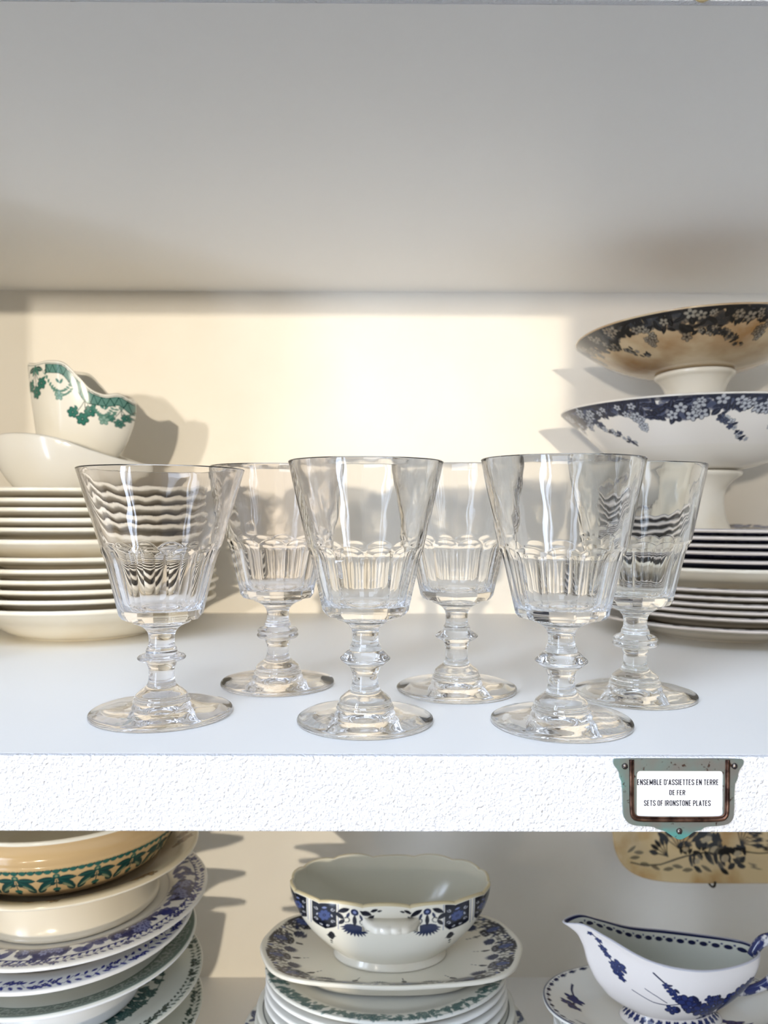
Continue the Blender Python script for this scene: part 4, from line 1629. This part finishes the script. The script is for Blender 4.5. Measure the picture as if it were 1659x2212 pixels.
for k in range(6):
    branch(sc_, (k + .4) * wS / 6, .017, vb_.uniform(.3, .9), 5, vb_, 2.1)
Ps = resample(chaikin([(0, .0022), (.048, .0022), (.053, 0), (.056, 0), (.058, .002), (.066, .0060), (.078, .0110), (.0890, .0152), (.0915, .0165), (.0920, .0180), (.0912, .0192), (.0890, .0190), (.078, .0150), (.066, .0092), (.058, .0062), (.04, .0056), (0, .0056)], 2), .0009)
so = link('stand', lathe('stand', Ps, thetas(110, (-PI / 2 - .3, 1.9, 760)), top_print(Ps, sc_, .092, (226, 222, 212)), .53, 2.2), M['print'])
so.location = (QX, QY, zS)
so.name = 'saucer'
tag(so, 'oval saucer with blue blossom sprays, carrying the blue-flowered sauce boat', 'saucer')

ZQ = zS + .0058
qb = empty('sauce_boat', (QX, QY, ZQ), 'white sauce boat with blue blossom branches and a long spout', 'sauce boat')
qc = Canvas(.17, .070, WHT, .00025)
r5 = random.Random(12)
qc.path([(.020, .006), (.026, .010), (.030, .018), (.036, .024), (.041, .031)], .0011, PBD)
for (a, b, s) in ((.021, .007, .0022), (.027, .011, .0026), (.030, .017, .0032), (.033, .021, .0030), (.041, .024, .0052), (.040, .031, .0046), (.037, .027, .003), (.043, .035, .003)):
    qc.flower(a, b, s, PB_, PBD, 5, a * 900, 1, PBL)
qc.path([(.063, .010), (.071, .016), (.077, .024), (.082, .031), (.086, .038), (.098, .0405), (.112, .038), (.126, .031), (.140, .020)], .0015, PBD)
qc.path([(.050, .040), (.064, .039), (.074, .036), (.084, .031)], .0009, PBD)
qc.path([(.058, .029), (.066, .031), (.073, .034)], .0008, PBD)
for (a, b, s) in ((.072, .018, .0026), (.076, .022, .0034), (.080, .027, .0036), (.087, .029, .0062), (.090, .034, .0058), (.077, .040, .0044), (.099, .037, .0066), (.108, .034, .0070), (.104, .041, .0050),
                  (.104, .026, .0036), (.109, .026, .0030), (.116, .034, .0060), (.122, .030, .0058), (.118, .041, .0050), (.128, .027, .0060), (.133, .023, .0046), (.128, .036, .0044), (.112, .046, .0038), (.138, .019, .003), (.100, .048, .003)):
    qc.flower(a, b, s * 1.15, PB_, PBD, 5, a * 900, 1, PBL)
    qc.leaf(a + s, b - s * .5, s * 1.5, s * .7, a * 300, PBD)
qi = Canvas(.17, .03, (208, 208, 196), .00025)
for k in range(20):
    qi.ell(.008 + k * .0084, .0058, .0030, .0017, 0, PBD)
    qi.disc(.0122 + k * .0084, .0040, .0008, PB_)
qi.rect(0, .17, .0, .0016, PBD)


def qb_rim(p):
    c, s = np.cos(p), np.sin(p)
    x = np.where(c > 0, .0700 * c, .0780 * c)
    wd = spl(x, [-.078, -.066, -.050, -.025, .01, .045, .070], [.0090, .0105, .0150, .0230, .0275, .0245, .0205])
    y = wd * s * np.abs(s) ** -.35 if False else wd * np.sign(s) * np.abs(s) ** .72
    z = spl(x, [-.078, -.066, -.050, -.025, .01, .045, .070], [.0715, .0730, .0670, .0565, .0505, .0495, .0510])
    return x, y, z


def qb_base(p):
    return .0330 * np.cos(p) + .004, .0175 * np.sin(p), .0085 + 0 * p


def qb_b(w, p):
    c = np.cos(p)
    k = np.clip(c * .5 + .5, 0, 1)
    left = spl(np.array([w]), [0, .06, .25, .5, .75, .9, 1], [0, .16, .42, .60, .70, .82, 1])[0]
    right = 1 - (1 - w) ** 2.3
    return left * (1 - k) + right * k + .12 * (1 - np.abs(c)) * w * (1 - w)


def qb_col(rows, W, phi, RZ):
    t = RZ - rows[..., 2]
    o = qc.sample(rows[..., 0] + .0800, np.clip(t * 1.18, 0, .068))
    i = qi.sample(rows[..., 0] + .0800, np.clip(t * 1.0, 0, .028))
    return np.where((W > 5)[..., None], i, np.where(((t < .0003))[..., None], np.array(lin((196, 194, 198))), o))


boat('body', qb_rim, qb_base, 150, 200, .0024, qb_b, M['print'], qb, qb_col, inner_floor=.004, dense=(1.5 * PI, PI / 2, 560))
fo = Canvas(.25, .02, WHT, .0003)
for k in range(34):
    fo.flower(k * .25 / 34, .012, .0030, PB_, PBD, 5, k, 1, PBL)
Pq = resample(chaikin([(0, .0100), (.0300, .0100), (.0310, .0080), (.0325, .0060), (.0365, .0025), (.0385, .0006), (.0380, 0), (.0330, 0), (.0, .002)], 2), .0008)


def foot_col(t, r, z):
    s = fo.sample((t % (2 * PI)) * .038, np.clip(.012 + (r - .0335) * 1.2, 0, .019))
    return np.where((z < .0078)[..., None], s, np.array(lin(WHT)))


link('foot', lathe('foot', Pq, thetas(60, (-PI / 2, 1.7, 420)), foot_col, .56), M['print'], qb, (.004, 0, 0))
hp = chaikin([(.065, 0, .046), (.072, 0, .058), (.083, 0, .0595), (.090, 0, .050), (.0875, 0, .037), (.079, 0, .026), (.066, 0, .020), (.053, 0, .0185)], 3)
M['blue_handle'] = mat('blue_glaze', (44, 52, 96), 0.14, .5, coat=.3, vary=(160, (214, 210, 206), .55, .62))
hd = link('handle', tube('handle', hp, [.0034, .0044, .0046, .004, .0036, .0032], 16, .8), M['blue_handle'], qb)
tag(hd, 'dark blue scroll handle')

# plates carrying the saucer
zc = zS
for k, (Rd, hd_, sty) in enumerate(((.0900, .0160, 'blue'), (.0905, .0160, None), (.0910, .0160, None))):
    zc -= .0080 if k else .0104
    P = oval_prof(Rd, hd_)
    o = link('oval_dish', lathe('oval_dish', P, thetas(100, (-PI / 2, 1.75, 400)), top_print(P, line_canvas(2 * PI * Rd, sty, 90), Rd, (214, 210, 200)) if sty else None, .60), M['print'] if sty else M['china_cool'])
    o.location = (QX + .008, QY + .006, zc)
    tag(o, ['dark-printed oval plate directly under the blue blossom saucer', 'plain white oval plate, second under the blue blossom saucer', 'plain white oval plate, third under the blue blossom saucer'][k], 'dish', 'oval plates under the blossom saucer')
hb = zc - ZLOW
Pb = chaikin([(0, .004), (.048, .004), (.052, 0), (.055, 0), (.057, .004), (.062, .02), (.066, hb * .6), (.068, hb - .006), (.068, hb - .001), (.065, hb), (.062, hb - .004), (.060, hb * .6), (.054, .012), (0, .010)], 2)
o = link('serving_bowl', lathe('serving_bowl', Pb, thetas(96), None, .62), M['china_cool'])
o.location = (QX + .008, QY + .006, ZLOW)
tag(o, 'plain white oval bowl beneath the blue blossom saucer, on the lower shelf', 'bowl')

# ------------------------------------------------------------------ hung platter
HX0, HZ0 = .2400, -.2765
hw, hh = .150, .110
hc = Canvas(2 * hw, 2 * hh, (214, 188, 140), .0004)
r6 = random.Random(31)
DK, DG = (18, 20, 22), (92, 86, 74)
# drawn with x from the left edge, y up from the bottom edge, then read that way


def hb_leafspray(x, y, ang, n, s):
    for q in range(n):
        a = ang + (q - n / 2) * .32
        hc.line(x, y, x + s * math.cos(a), y + s * math.sin(a), .0010, DK)
        hc.leaf(x + s * .85 * math.cos(a), y + s * .85 * math.sin(a), s * .60, s * .24, a, DK)


hc.path([(.020, .022), (.034, .018), (.052, .018), (.072, .022), (.095, .026), (.125, .030), (.160, .026), (.2, .03)], .0012, DK)
hb_leafspray(.062, .024, 2.4, 5, .018)
hb_leafspray(.076, .030, 1.7, 7, .026)
hb_leafspray(.140, .036, 1.0, 7, .022)
hb_leafspray(.165, .030, .5, 6, .022)
for (a, b, s) in ((.082, .030, .008), (.104, .040, .014), (.112, .030, .012), (.122, .022, .011), (.136, .026, .010), (.092, .020, .008), (.185, .03, .012)):
    for q in range(12):
        an = r6.uniform(0, 6.28)
        rr = s * math.sqrt(r6.random())
        hc.leaf(a + rr * math.cos(an), b + rr * math.sin(an), s * .9, s * .42, an + 1.4, DK if q % 4 else DG)
    hc.leaf(a, b, s * .9, s * .5, .4, (176, 160, 130))
for (a, b) in ((.030, .030), (.036, .019), (.046, .016), (.060, .014), (.070, .016), (.080, .013), (.100, .014), (.150, .016), (.025, .026), (.022, .034)):
    hc.leaf(a, b, .012, .0035, r6.uniform(-.5, .7), (88, 80, 62), None, .85)
prof = chaikin([(0, .002), (.6, .002), (.64, 0), (.68, .0005), (.74, .004), (.80, .010), (.95, .0155), (.995, .0160), (1.0, .0180), (.995, .0196), (.975, .0200), (.93, .0190), (.80, .0140), (.74, .0085), (.68, .0058), (.4, .0055), (0, .0055)], 2)
prof = resample(prof * np.array([.1, 1]), .0009) * np.array([10, 1])
thP = thetas(140, (PI * 1.25 + .0, .75, 620))
n_, m_ = len(prof), len(thP)
kx = (np.abs(np.cos(thP)) ** 5.5 + np.abs(np.sin(thP)) ** 5.5) ** (-1 / 5.5)
# rounded rectangle whose border keeps an even width
rowsP = []
for (s, d) in prof[1:-1]:
    ax, az_ = hw - (1 - s) * .085, hh - (1 - s) * .085
    rowsP.append(np.stack([ax * np.cos(thP) * kx, -d + 0 * thP, az_ * np.sin(thP) * kx], -1))
# fill the flat well towards its centre
rowsP = np.array(rowsP)
inner_ext = [rowsP[-1] * np.array([f, 1, f]) for f in (.6, .3)]
back_ext = [rowsP[0] * np.array([f, 1, f]) for f in (.3, .6)]
rowsP = np.concatenate([np.array(back_ext), rowsP, np.array(inner_ext)])
dense_rows = []
for i in range(len(rowsP) - 1):
    gap = np.abs(rowsP[i] - rowsP[i + 1]).max()
    nsub = max(1, int(gap / .0025)) if i > len(rowsP) - 5 or i < 3 else 1
    for q in range(nsub):
        dense_rows.append(rowsP[i] + (rowsP[i + 1] - rowsP[i]) * q / nsub)
dense_rows.append(rowsP[-1])
rowsP = np.array(dense_rows)
colsP = hc.sample(rowsP[..., 0] + hw, np.clip(rowsP[..., 2] + hh, 0, 2 * hh - .001))
hroot = empty('hanging_platter', (HX0 + hw, YB - .0022, HZ0 + hh), 'yellowed platter with black rose spray, hung on the back wall', 'platter')
mp = grid_mesh('dish', rowsP[::-1].copy(), colsP[::-1].copy(), (0, rowsP[-1][0, 1], 0), (0, rowsP[0][0, 1], 0))
M['aged'] = mat('aged_print', (255, 255, 255), 0.15, .5, coat=.3, attr=True, vary=(26, (212, 180, 120), .45, .7))
link('dish', mp, M['aged'], hroot)
for px_ in (-.047, .034):
    pts = chaikin([(px_, -.0010, -hh * .80), (px_ + .001, -.006, -hh - .002), (px_ + .0015, -.017, -hh - .0042), (px_ + .0022, -.0232, -hh - .0008), (px_ + .003, -.0228, -hh + .0040)], 3)
    link('wire_hook', tube('wire_hook', pts, [.0009, .0011, .0012], 10), M['wire'], hroot)

# let the low sun pass through the glass onto the wall and shelf
for o in bpy.data.objects:
    if o.type == 'MESH' and o.data.materials:
        if 'glass' in o.data.materials[0].name:
            o.cycles.is_caustics_caster = True
        if o.name == 'wall_back' or o.name.startswith('board'):
            o.cycles.is_caustics_receiver = True
for d in bpy.data.lights:
    d.cycles.is_caustics_light = True
